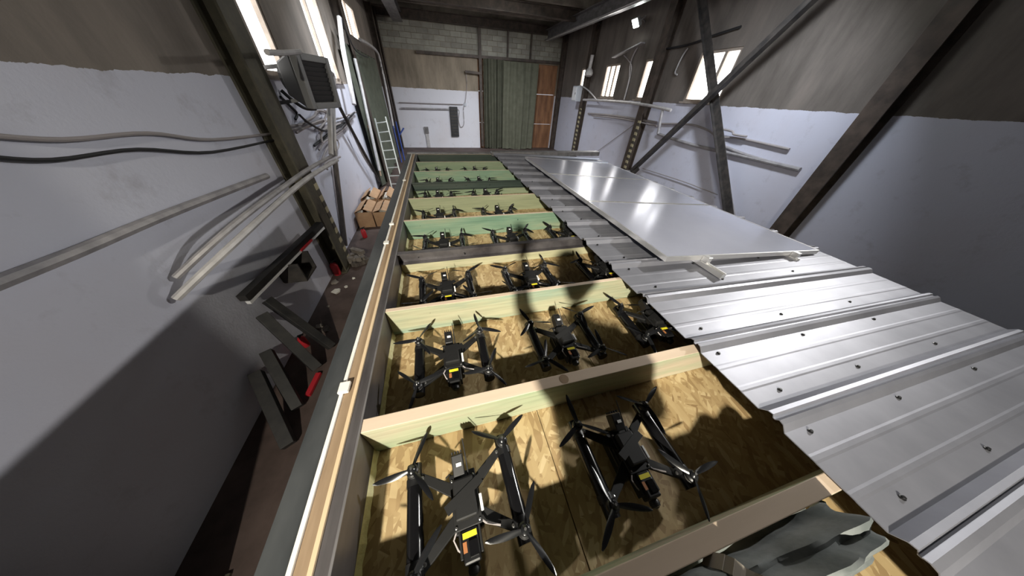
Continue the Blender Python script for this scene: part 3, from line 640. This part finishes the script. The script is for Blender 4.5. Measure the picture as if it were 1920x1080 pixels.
for i in range(n+1):
    y = -.3+i*(5.7+.3)/n; wv = .016+.006*random.random(); pts.append((y, wv))
vs = []; fs = []
for i, (y, wv) in enumerate(pts): vs += [(-.425, y, -1.205), (-.425, y, -1.165-.01*random.random()), (-.425+wv, y, -1.205)]
for i in range(n):
    a = i*3; fs += [(a+1, a+4, a+5, a+2), (a, a+2, a+5, a+3)]
part(m.add(vs, fs), 'foam_bead', 'foam', label='pale yellow foam bead')
# OSB floor boards
for (a, b, c, d) in ((-.54, .300, Y0+.06, .492), (.304, 1.55, Y0+.06, .492), (1.554, XE-.1, Y0+.06, .492), (-.54, .71, .496, 2.99), (.714, 1.96, .496, 2.99), (1.964, XE-.1, .496, 2.99), (-.54, .71, 2.994, Y1-.06), (.714, 1.96, 2.994, Y1-.06), (1.964, XE-.1, 2.994, Y1-.06)):
    part(MB().box(a, b, c, d, -1.218, -1.2), 'osb_board', 'osb')
# joists and steel cross beams
JX1 = XE-.12
def zsheet(x): return -.988-.045*(x-1.15)
def joist(y, th, mat, top='joist_top', x0=-.418, z1=-1.0):
    m = MB(); xs = (x0, 1.12, JX1); zt = (z1, z1, zsheet(JX1)-.010)
    vs = [(x, yy, zz_) for x, zz in zip(xs, zt) for yy in (y, y+th) for zz_ in (-1.199, zz)]
    m.add(vs, [(0, 1, 3, 2), (8, 10, 11, 9)], 0)
    b = len(m.v)-12
    for k in (0, 4):
        for fc, mi in (((k, k+4, k+5, k+1), 0), ((k+2, k+3, k+7, k+6), 0), ((k, k+2, k+6, k+4), 0), ((k+1, k+5, k+7, k+3), 1)):
            m.f.append(tuple(b+i for i in fc)); m.m.append(mi)
    return part(m, 'joist', [mat, top], .003)
joist(.462, .052, 'joist_pink_green'); joist(1.108, .030, 'joist_pale')
part(MB().box(-.418, JX1, 1.780, 1.815, -1.199, -1.095, 0, 1), 'joist', ['joist_yellow', 'joist_top'], .003)
m = MB(); m.box(-.418, 1.30, 1.745, 1.79, -1.008, -1.0); m.box(-.418, 1.30, 1.782, 1.79, -1.09, -1.008); m.box(-.418, 1.30, 1.745, 1.79, -1.098, -1.09)
part(m, 'steel_crossbeam', 'rail_inner', label='dark grey steel channel crossbeam')
joist(2.375, .030, 'joist_teal'); joist(3.0, .030, 'joist_olive')
part(MB().box(-.418, JX1, 3.66, 3.69, -1.199, -1.095, 0, 1), 'joist', ['joist_green', 'joist_top'], .003)
m = MB(); m.box(-.418, 1.30, 3.62, 3.66, -1.008, -1.0); m.box(-.418, 1.30, 3.652, 3.66, -1.09, -1.008); m.box(-.418, 1.30, 3.62, 3.66, -1.098, -1.09)
part(m, 'steel_crossbeam', 'joist_dark', label='dark green steel crossbeam')
joist(4.25, .030, 'joist_teal'); joist(4.90, .030, 'joist_green'); joist(5.55, .030, 'joist_dark')
joist(-.115, .052, 'joist_pink_green'); joist(-.74, .052, 'joist_pale')
part(MB().lathe((.42, .488, -1.0), [(.022, -.001), (.022, .0008)], 20), 'knot', 'wood_brown')
part(MB().box(-.61, 1.1, 5.62, Y1, -1.03, -.985), 'end_beam', 'steel_grey', .004, label='grey steel end beam')
part(MB().box(-.42, 1.1, 5.60, 5.62, -1.19, -1.0), 'end_board', 'joist_dark')
# ribbed roof sheets
def xedge(y): return 1.165-.014*y
RIB0, RP = .500, .385
def sheet(k0, k1, jit):
    prof = []
    ya = RIB0+RP*k0-.02
    for k in range(k0, k1):
        yr = RIB0+RP*k
        prof += [(yr-.05, 0), (yr-.028, .026), (yr-.012, .030), (yr-.004, .018), (yr+.004, .018), (yr+.012, .030), (yr+.028, .026), (yr+.05, 0), (yr+.12, .0005), (yr+.128, .002), (yr+.142, .002), (yr+.15, .001), (yr+.23, .001), (yr+.238, .002), (yr+.252, .002), (yr+.26, .001)]
    yr = RIB0+RP*k1; prof += [(yr-.052, .002), (yr-.03, .030), (yr-.012, .034), (yr+.0, .030)]
    m = MB(); nx = 6; vs = []; fs = []
    for side in (0, -.004):
        for (y, dz) in prof:
            xe = xedge(y)+jit
            for i in range(nx+1):
                x = xe+(XE-xe)*i/nx; vs.append((x, y, zsheet(x)+dz+side))
    S = len(prof)*(nx+1)
    for s_ in (0, 1):
        for j in range(len(prof)-1):
            for i in range(nx):
                a = s_*S+j*(nx+1)+i; fs.append((a, a+1, a+nx+2, a+nx+1))
    for j in range(len(prof)-1):
        for i in (0, nx): a = j*(nx+1)+i; fs.append((a, a+nx+1, S+a+nx+1, S+a))
    sh = part(m.add(vs, fs), 'roof_sheet', 'sheet', label='ribbed grey metal roof sheet')
    for k in range(k0, k1):
        for dx in (.10, .75, 1.5):
            for dy in (-.07, .09):
                x = 1.165+dx+random.uniform(-.03, .03)+(0 if dy < 0 else .08); y = RIB0+RP*k+dy
                if RIB0+RP*k0-.02 < y < RIB0+RP*k1-.06:
                    MB().lathe((x, y, zsheet(x)+.001), [(.009, 0), (.009, .003), (.0055, .004), (.0055, .009)], 8).build('screw', 'black_plastic', parent=sh)
    return sh
for i, k in enumerate(range(-5, 13, 3)): sheet(k, min(k+3, 13), (0, .012, 0, .008, -.004, 0)[i])
part(MB().box(1.06, XE, 5.50, 5.66, -1.03, -.945), 'end_flashing', 'steel_grey', .01, label='grey metal end flashing')
m = MB(); m.box(XE-.12, XE-.0, Y0, Y1-.1, -1.13, zsheet(XE)-.006); part(m, 'eave_board', 'wood_brown')
# ------------------------------------------------------------------ silver framed panels on rails
SL = -.075
def zp(x): return -.90+SL*(x-1.56)
PX0, PX1 = 1.56, 3.44
def panel(label, y0, y1):
    e = empty('framed_panel', ((PX0+PX1)/2, (y0+y1)/2, zp(2.5)-.04)); tag(e, label, 'panel', 'framed panels on the cabin roof')
    def sl(x0, x1, ya, yb, d0, d1, name, mat, bv=0):
        vs = [(x, y, zp(x)+d) for d in (d0, d1) for y in (ya, yb) for x in (x0, x1)]
        return MB().add(vs, [(0, 2, 3, 1), (4, 5, 7, 6), (0, 1, 5, 4), (2, 6, 7, 3), (0, 4, 6, 2), (1, 3, 7, 5)]).build(name, mat, parent=e, bevel=bv)
    sl(PX0+.012, PX1-.012, y0+.012, y1-.012, -.008, -.003, 'face', 'panel_face')
    sl(PX0, PX0+.012, y0, y1, -.04, 0, 'frame_edge', 'aluminium'); sl(PX1-.012, PX1, y0, y1, -.04, 0, 'frame_edge', 'aluminium')
    sl(PX0+.012, PX1-.012, y0, y0+.012, -.04, 0, 'frame_edge', 'aluminium'); sl(PX0+.012, PX1-.012, y1-.012, y1, -.04, 0, 'frame_edge', 'aluminium')
panel('silver framed panel at the near end, with the rail poking out', 1.172, 2.385)
panel('middle silver framed panel between two others', 2.40, 3.58)
panel('silver framed panel at the far end beside the end flashing', 3.595, 4.80)
a = onz(1362, 511, -.955)
for x, yy, lb in ((a.x, a.y, 'aluminium mounting rail poking out from under the near panel'), (3.05, 1.10, 'aluminium mounting rail near the eave under the panels')):
    e = empty('mounting_rail', (x, yy, zp(x)-.09)); tag(e, lb, 'rail')
    MB().box(x-.02, x+.02, yy, 4.85, zp(x)-.085, zp(x)-.043).build('rail_profile', 'aluminium', parent=e, bevel=.003)
    MB().box(x-.006, x+.006, yy-.002, min(yy+.2, 1.16), zp(x)-.043, zp(x)-.035).build('rail_lip', 'aluminium', parent=e)
    MB().box(x-.02, x+.02, 1.12, 1.17, zp(x)-.043, zp(x)+.006).build('end_clamp', 'aluminium', parent=e, bevel=.002)
    for yk in (1.3, 2.4, 3.5, 4.6): MB().box(x-.03, x+.03, yk, yk+.05, zsheet(x)+.001, zp(x)-.085).build('foot', 'aluminium', parent=e)
# ------------------------------------------------------------------ grey cloth at the near joist, standing in for the squatting person's leg
m = MB(); vs = []; fs = []; nu, nv = 22, 16
for j in range(nv+1):
    for i in range(nu+1):
        u, v = i/nu, j/nv; x = .38+.82*u; y = -.120-.125*v
        hv = .16+.14*math.sin(math.pi*min(1, v*.8))  # unseen back part raised to keep the lamp off the near joist
        z = -1.19+hv*min(1, u*6, (1-u)*6)**.7+.025*math.sin(9*u+4*v)+.02*math.sin(17*v-6*u)+.012*math.sin(31*u+3)
        vs.append((x, y-.004*math.sin(6*u), max(z, -1.198)))
for j in range(nv):
    for i in range(nu): a = j*(nu+1)+i; fs.append((a, a+1, a+nu+2, a+nu+1))
b = len(vs); vs += [(x, y, -1.199) for (x, y, z) in vs[:]]
for j in range(nv):
    for i in range(nu): a = b+j*(nu+1)+i; fs.append((a, a+nu+1, a+nu+2, a+1))
e = empty('grey_cloth', (.8, -.35, -1.2)); tag(e, 'crumpled grey cloth with tan strap in place of a leg, back raised to shade the near joist', 'cloth')
m.add(vs, fs).build('fabric', 'cloth_grey', parent=e, smooth=True)
sp = []
def zcl(x, y):
    u = (x-.38)/.82; v = (-.120-y)/.125; i = min(nu, max(0, round(u*nu))); j = min(nv, max(0, round(v*nv))); return vs[j*(nu+1)+i][2]
m = MB()
for k in range(12):
    t = k/11; x = .60+.07*t; y = -.122-.115*t; sp.append(Vector((x, y, zcl(x, y)+.012)))
for k in range(11): m.bar(sp[k], sp[k+1]+(sp[k+1]-sp[k])*.15, .04, .01)
m.build('strap', 'strap', parent=e)
# ================================================================== DRONES
def drone_proto():
    e = bpy.data.objects.new('quadcopter_drone', None); COL.objects.link(e); ORG[e] = Vector((0, 0, 0))
    BX, BY, BZ = .168, .132, .088
    P = lambda mb, name, mat, par=e, bv=0, sm=False, lb=None: part(mb, name, mat, bv, par, lb, sm)
    for sx in (-1, 1):
        b = P(MB().tube([(sx*BX, -.160, BZ), (sx*BX, -.155, BZ), (sx*BX, .155, BZ), (sx*BX, .160, BZ)], .0265, 20), 'boom_tube', 'black_gloss', sm=True)
        for sy in (-1, 1): P(MB().tube([(sx*BX, sy*.105-.012, BZ), (sx*BX, sy*.105+.012, BZ)], .0285, 20), 'clamp', 'black_plastic', b, sm=True)
    for sx in (-1, 1):
        for sy in (-1, 1):
            c = Vector((sx*BX, sy*BY, 0)); i = Vector((sx*.03, sy*.035, BZ-.003)); o = Vector((sx*(BX-.012), sy*(BY-.012), BZ+.003)); n = (o-i).normalized(); s = n.cross(Vector((0, 0, 1)))
            m = MB(); m.add([i-s*.019+Vector((0, 0, -.007)), i+s*.019+Vector((0, 0, -.007)), o+s*.0125+Vector((0, 0, -.007)), o-s*.0125+Vector((0, 0, -.007)), i-s*.019+Vector((0, 0, .007)), i+s*.019+Vector((0, 0, .007)), o+s*.0125+Vector((0, 0, .007)), o-s*.0125+Vector((0, 0, .007))], [(0, 1, 2, 3), (7, 6, 5, 4), (0, 4, 5, 1), (1, 5, 6, 2), (2, 6, 7, 3), (3, 7, 4, 0)])
            a = P(m, 'arm', 'black_matte', bv=.002)
            P(MB().lathe(o-n*.02+Vector((0, 0, .007)), [(.006, 0), (.006, .004), (.003, .005)], 8), 'bolt', 'metal_bright', a)
            mo = P(MB().lathe(c+Vector((0, 0, BZ+.024)), [(.016, 0), (.021, .003), (.021, .021), (.016, .026)], 16), 'motor', 'black_plastic', sm=True)
            P(MB().lathe(c+Vector((0, 0, BZ+.031)), [(.0215, 0), (.0215, .003)], 16), 'bell_ring', 'metal_bright', mo)
    # propellers: hub + three blades, each prop its own origin so copies can be turned
    for sx in (-1, 1):
        for sy in (-1, 1):
            ORG[e] = Vector((0, 0, 0))
            h_ = P(MB().lathe((0, 0, 0), [(.013, -.004), (.014, .004), (.006, .009), (.004, .014)], 12), 'propeller', 'blade', sm=True)
            h_.location = (sx*BX, sy*BY, BZ+.055); ORG[h_] = Vector((0, 0, 0))
            P(MB().lathe((0, 0, .013), [(.0045, 0), (.0045, .005)], 6), 'prop_nut', 'metal_bright', h_)
            for k in range(3):
                a = k*2*math.pi/3; d = Vector((math.cos(a), math.sin(a), 0)); s = Vector((-math.sin(a), math.cos(a), 0)); vs = []; fs = []; N = 8
                for i in range(N+1):
                    t = i/N; r = .008+.118*t; wd = .007+.0135*math.sin(math.pi*min(1, .12+t*.86))**.8; wd = wd*(1 if t < .93 else .55); tw = .55*(1-t)+.12
                    lead = d*r+s*(wd*.62)*math.cos(tw)+Vector((0, 0, wd*.62*math.sin(tw)*sx*sy)); tr = d*r-s*(wd*.38)*math.cos(tw)-Vector((0, 0, wd*.38*math.sin(tw)*sx*sy))
                    up = Vector((0, 0, .0016)); vs += [lead, d*r+up*1.6, tr, d*r-up]
                for i in range(N):
                    q = i*4
                    for j in range(4): fs.append((q+j, q+(j+1) % 4, q+4+(j+1) % 4, q+4+j))
                fs += [(0, 3, 2, 1), (N*4, N*4+1, N*4+2, N*4+3)]
                P(MB().add(vs, fs), 'blade', 'blade', h_, sm=True)
    # body
    P(MB().box(-.050, .050, -.075, .075, .0, .055), 'payload_box', 'black_plastic', bv=.008)
    P(MB().box(-.043, .043, -.075, .085, .055, .072), 'lower_plate', 'black_matte', bv=.003)
    P(MB().box(-.038, .038, -.070, .070, .072, .108), 'electronics_stack', 'black_plastic', bv=.004)
    tp = P(MB().box(-.046, .046, -.072, .082, .108, .116), 'top_plate', 'black_matte', bv=.003)
    for sx in (-1, 1):
        for sy in (-1, 1): P(MB().lathe((sx*.038, sy*.062, .116), [(.004, 0), (.004, .003), (.002, .004)], 8), 'screw', 'metal_bright', tp)
    bt = P(MB().box(-.036, .036, -.052, .058, .116, .145), 'battery', 'black_matte', bv=.006)
    P(MB().obox((0, .01, .1465), (.062, .028, 0), (-.006, .013, 0), (0, 0, .0012)), 'strap', 'black_matte', bt)
    P(MB().box(.0465, .056, -.045, .0, .112, .130), 'connector', 'sticker_white', bv=.002, lb='small white connector')
    # camera block at the front (-y)
    cm_ = P(MB().box(-.026, .026, -.150, -.072, .062, .118), 'camera_block', 'black_plastic', bv=.006)
    P(MB().box(-.022, .022, -.094, -.080, .1182, .1195), 'yellow_sticker', 'sticker_yellow', cm_, lb='yellow sticker')
    P(MB().box(-.024, -.012, -.124, -.100, .1182, .1192), 'orange_sticker', 'sticker_orange', cm_, lb='orange sticker')
    P(MB().box(-.006, .022, -.138, -.100, .1182, .1225), 'camera_cover', 'black_gloss', cm_, bv=.002)
    P(MB().lathe((0, -.151, .085), [(.017, 0), (.019, -.012), (.016, -.020)], 16, axis='y'), 'lens_barrel', 'black_plastic', cm_, sm=True)
    P(MB().lathe((0, -.1715, .085), [(.014, 0), (.010, -.003), (.004, -.005)], 16, axis='y'), 'lens', 'lens', cm_, sm=True)
    for sx in (-1, 1): P(MB().box(sx*.031-.004, sx*.031+.004, -.135, -.068, .055, .108), 'camera_bracket', 'black_matte', bv=.002)
    # transmitter at the rear with antenna
    vt = P(MB().obox((-.008, .100, .138), (.020, 0, 0), (0, .030, .012), (0, -.008, .026)), 'transmitter', 'black_plastic', bv=.003)
    P(MB().obox((-.005, .092, .1665), (.009, 0, 0), (0, .005, .002), (0, -.0002, .0006)), 'white_sticker', 'sticker_white', vt)
    for k in range(4): P(MB().obox((-.024+.0105*k, .136, .152), (.002, 0, 0), (0, .004, .0015), (0, -.006, .020)), 'heat_fin', 'black_matte', vt)
    P(MB().tube([(.022, .062, .125), (.022, .10, .150), (.020, .165, .188)], .0028, 8, r1=.002), 'antenna', 'black_matte', sm=True)
    P(MB().tube([(-.030, .075, .112), (-.046, .09, .100), (-.06, .085, .092)], .0025, 6), 'wire', 'black_matte', sm=True)
    P(MB().tube([(-.034, -.06, .112), (-.05, -.085, .108), (-.040, -.11, .098), (-.028, -.12, .09)], .003, 6), 'wire', 'cable_grey', sm=True)
    P(MB().tube([(.034, -.055, .112), (.055, -.075, .104), (.10, -.095, .100)], .003, 6), 'wire', 'cable_grey', sm=True)
    return e
def copy_tree(o, parent=None):
    c = o.copy(); COL.objects.link(c); c.parent = parent
    for ch in o.children: copy_tree(ch, c)
    return c
proto = drone_proto()
ROWN = ['first', 'second', 'third', 'fourth', 'fifth', 'sixth', 'seventh', 'eighth']
CN = ['beside the dark steel rail', 'one place out from the rail', 'half under the metal roof sheets']
rows = [(.195, 2), (.787, 3), (1.372, 3), (2.02, 3), (2.625, 2), (3.26, 2), (3.88, 2), (4.53, 2)]
PROPS = {(0, 0): {(-1, 1): 62, (1, 1): 30, (1, -1): 55, (-1, -1): 45}, (0, 1): {(-1, 1): 88, (1, 1): 28, (1, -1): 5, (-1, -1): 100},
         (1, 0): {(-1, 1): 58, (1, 1): 95, (1, -1): 60, (-1, -1): 15}, (1, 1): {(-1, 1): 105, (1, 1): 20, (1, -1): 80, (-1, -1): 70}}
CXS = [-.066, .570, 1.215]
first = True; JIT = {(0, 0): (.0, .0, 3), (0, 1): (.016, -.012, 0), (1, 0): (-.004, .0, 1), (1, 1): (0, -.012, 0)}
for r_, (yc, nc) in enumerate(rows):
    for c_ in range(nc):
        d = proto if first else copy_tree(proto); first = False
        jx, jy, ja = JIT.get((r_, c_), (random.uniform(-.015, .015), random.uniform(-.012, .012), random.uniform(-3, 3)))
        d.location = (CXS[c_]+jx, yc+jy, -1.2+H); d.rotation_euler = (0, 0, math.radians(ja))
        tag(d, 'black drone in the %s compartment from the grey cloth, %s' % (ROWN[r_], CN[c_]), 'drone', 'drones in the roof compartments')
        for ch in d.children:
            if ch.name.startswith('propeller'):
                key = (1 if ch.location.x > 0 else -1, 1 if ch.location.y > 0 else -1)
                ch.rotation_euler = (0, 0, math.radians(PROPS.get((r_, c_), {}).get(key, random.uniform(0, 120))))

# ================================================================== the photographer, standing in the near compartment behind the lens
def skin_mesh(name, pts, edges, rad, mat, parent, root=0, sub=2):
    me = bpy.data.meshes.new(name); org = ORG[parent]
    me.from_pydata([tuple(Vector(p)-org) for p in pts], edges, []); me.materials.append(MATS[mat])
    o = bpy.data.objects.new(name, me); COL.objects.link(o); o.parent = parent; ORG[o] = org
    sk = o.modifiers.new('skin', 'SKIN'); sk.use_smooth_shade = True
    for i, v in enumerate(me.skin_vertices[0].data):
        r = rad[i]; v.radius = r if isinstance(r, tuple) else (r, r); v.use_root = (i == root)
    sb = o.modifiers.new('sub', 'SUBSURF'); sb.levels = sub; sb.render_levels = sub
    return o
PXc, PYc = .20, -.46
per = empty('person', (PXc, PYc, -1.2)); tag(per, 'person in dark jacket squatting in the near compartment holding up a phone', 'person')
def pp(x, y, z): return (PXc+x, PYc+y, z)
# one continuous body: pelvis, spine, neck, head, arms, legs
V = [pp(0, -.10, -.86), pp(0, -.09, -.70), pp(0, -.03, -.52), pp(0, .02, -.37), pp(0, .05, -.27), pp(0, .07, -.19),
     pp(-.18, .02, -.34), pp(-.24, .20, -.27), pp(-.23, .32, -.09), pp(.18, .02, -.34), pp(.28, -.04, -.56), pp(.27, .15, -.60),
     pp(-.10, -.07, -.90), pp(-.33, .06, -.72), pp(-.25, -.02, -1.10), pp(.10, -.07, -.90), pp(.28, .06, -.72), pp(.22, -.02, -1.10)]
E_ = [(0, 1), (1, 2), (2, 3), (3, 4), (4, 5), (3, 6), (6, 7), (7, 8), (3, 9), (9, 10), (10, 11), (0, 12), (12, 13), (13, 14), (0, 15), (15, 16), (16, 17)]
RD = [(.17, .14), (.16, .125), (.18, .13), (.16, .11), .055, .055, .065, .047, .033, .065, .047, .033, .085, .06, .042, .085, .06, .042]
skin_mesh('body', V, E_, RD, 'jacket', per)
hd = Vector(pp(0, .10, -.06))
m = MB(); prof = [(.004, -.125), (.045, -.118), (.062, -.085), (.075, -.03), (.080, .03), (.074, .075), (.05, .108), (.004, .12)]
b = 0; vs = []; fs = []; N = 20
for r, h_ in prof:
    for k in range(N):
        a = 2*math.pi*k/N; yy = math.sin(a)*r*1.18; vs.append(hd+Vector((math.cos(a)*r*.95, yy+(.012 if (h_ < -.05 and yy > 0) else 0), h_)))
for i in range(len(prof)-1):
    for k in range(N): fs.append((i*N+k, i*N+(k+1) % N, (i+1)*N+(k+1) % N, (i+1)*N+k))
fs += [tuple(reversed(range(N))), tuple(range((len(prof)-1)*N, len(prof)*N))]
head = m.add(vs, fs).build('head', 'skin', parent=per, smooth=True)
MB().add([hd+Vector((-.012, .090, -.035)), hd+Vector((.012, .090, -.035)), hd+Vector((0, .118, -.032)), hd+Vector((0, .092, .012))], [(0, 1, 2), (0, 2, 3), (1, 3, 2), (0, 3, 1)]).build('nose', 'skin', parent=head, smooth=True)
MB().obox(hd+Vector((0, .088, -.062)), (.022, 0, 0), (0, .004, 0), (0, 0, .005)).build('mouth', 'cardboard', parent=head)
for sx in (-1, 1):
    MB().lathe(hd+Vector((sx*.030, .086, .006)), [(.002, .009), (.009, .005), (.010, 0), (.002, -.004)], 10, axis='y').build('eye', 'sticker_white', parent=head, smooth=True)
    MB().obox(hd+Vector((sx*.078, -.005, -.01)), (.006, 0, 0), (0, .016, .003), (0, -.004, .030)).build('ear', 'skin', parent=head, bevel=.004)
vs = []; fs = []
hp = [(.078, -.02), (.086, .02), (.081, .08), (.056, .118), (.004, .132)]
for r, h_ in hp:
    for k in range(N):
        a = 2*math.pi*k/N; yy = math.sin(a)*r*1.2-.012; vs.append(hd+Vector((math.cos(a)*r, yy, h_+(.045 if (yy > .03 and h_ < .03) else 0))))
for i in range(len(hp)-1):
    for k in range(N): fs.append((i*N+k, i*N+(k+1) % N, (i+1)*N+(k+1) % N, (i+1)*N+k))
fs.append(tuple(range((len(hp)-1)*N, len(hp)*N)))
MB().add(vs, fs).build('hair', 'hair', parent=per, smooth=True)
# trousers as a second skin over the legs, shoes, hands
skin_mesh('trousers', [V[0], V[12], V[13], (V[14][0], V[14][1], -1.09), V[15], V[16], (V[17][0], V[17][1], -1.09)], [(0, 1), (1, 2), (2, 3), (0, 4), (4, 5), (5, 6)], [(.155, .11), .095, .072, .058, .095, .072, .058], 'trousers', per)
for i in (14, 17):
    x, y, z = V[i]; MB().add([(x+dx*w_, y+dy, -1.199+dz) for dz, w_ in ((0, 1), (.035, 1), (.085, .75)) for dx, dy in ((-.045, -.09), (.045, -.09), (.052, .11), (.03, .185 if dz < .05 else .06), (-.03, .185 if dz < .05 else .06), (-.052, .11 if dz < .05 else .04))],
        [(5, 4, 3, 2, 1, 0)]+[(r*6+k, r*6+(k+1) % 6, r*6+6+(k+1) % 6, r*6+6+k) for r in (0, 1) for k in range(6)]+[(12, 13, 14, 15, 16, 17)]).build('shoe', 'shoe', parent=per, smooth=True)
pc = Vector((0, 0, 0))-F_*.05
def hand(wi, palm, a_, n_, u_):     # a_: across towards the fingers' curl, n_: finger direction, u_: along the knuckles
    wv = Vector(V[wi]); pts = [wv, wv+(palm-wv)*.55, palm]; ed = [(0, 1), (1, 2)]; rd = [.030, .026, (.034, .016)]
    for k in range(4):
        base = palm+u_*(.028-.018*k); b = len(pts); f = (.92, 1, .97, .8)[k]
        pts += [base-a_*.012+n_*.004, base-a_*.010+n_*.034*f, base+a_*.012+n_*.040*f]; ed += [(2, b), (b, b+1), (b+1, b+2)]; rd += [.009, .0085, .0075]
    b = len(pts); pts += [palm-u_*.026+a_*.010, palm-u_*.014+a_*.034+n_*.006]; ed += [(2, b), (b, b+1)]; rd += [.011, .009]
    skin_mesh('hand', pts, ed, rd, 'skin', per)
hand(8, pc+R_*.052-F_*.03-U_*.02, -R_, F_, U_)
hand(11, Vector(V[11])+Vector((0, .075, -.025)), Vector((0, -.3, -.95)), Vector((0, .95, -.3)), Vector((1, 0, 0)))
ph = empty('phone', pc); tag(ph, 'black phone held up by the person', 'phone')
MB().obox(pc-F_*.0, R_*.037, U_*.076, F_*.004).build('case', 'phone', parent=ph, bevel=.003)
MB().obox(pc-F_*.0046, R_*.034, U_*.072, F_*.0006).build('screen', 'black_gloss', parent=ph)
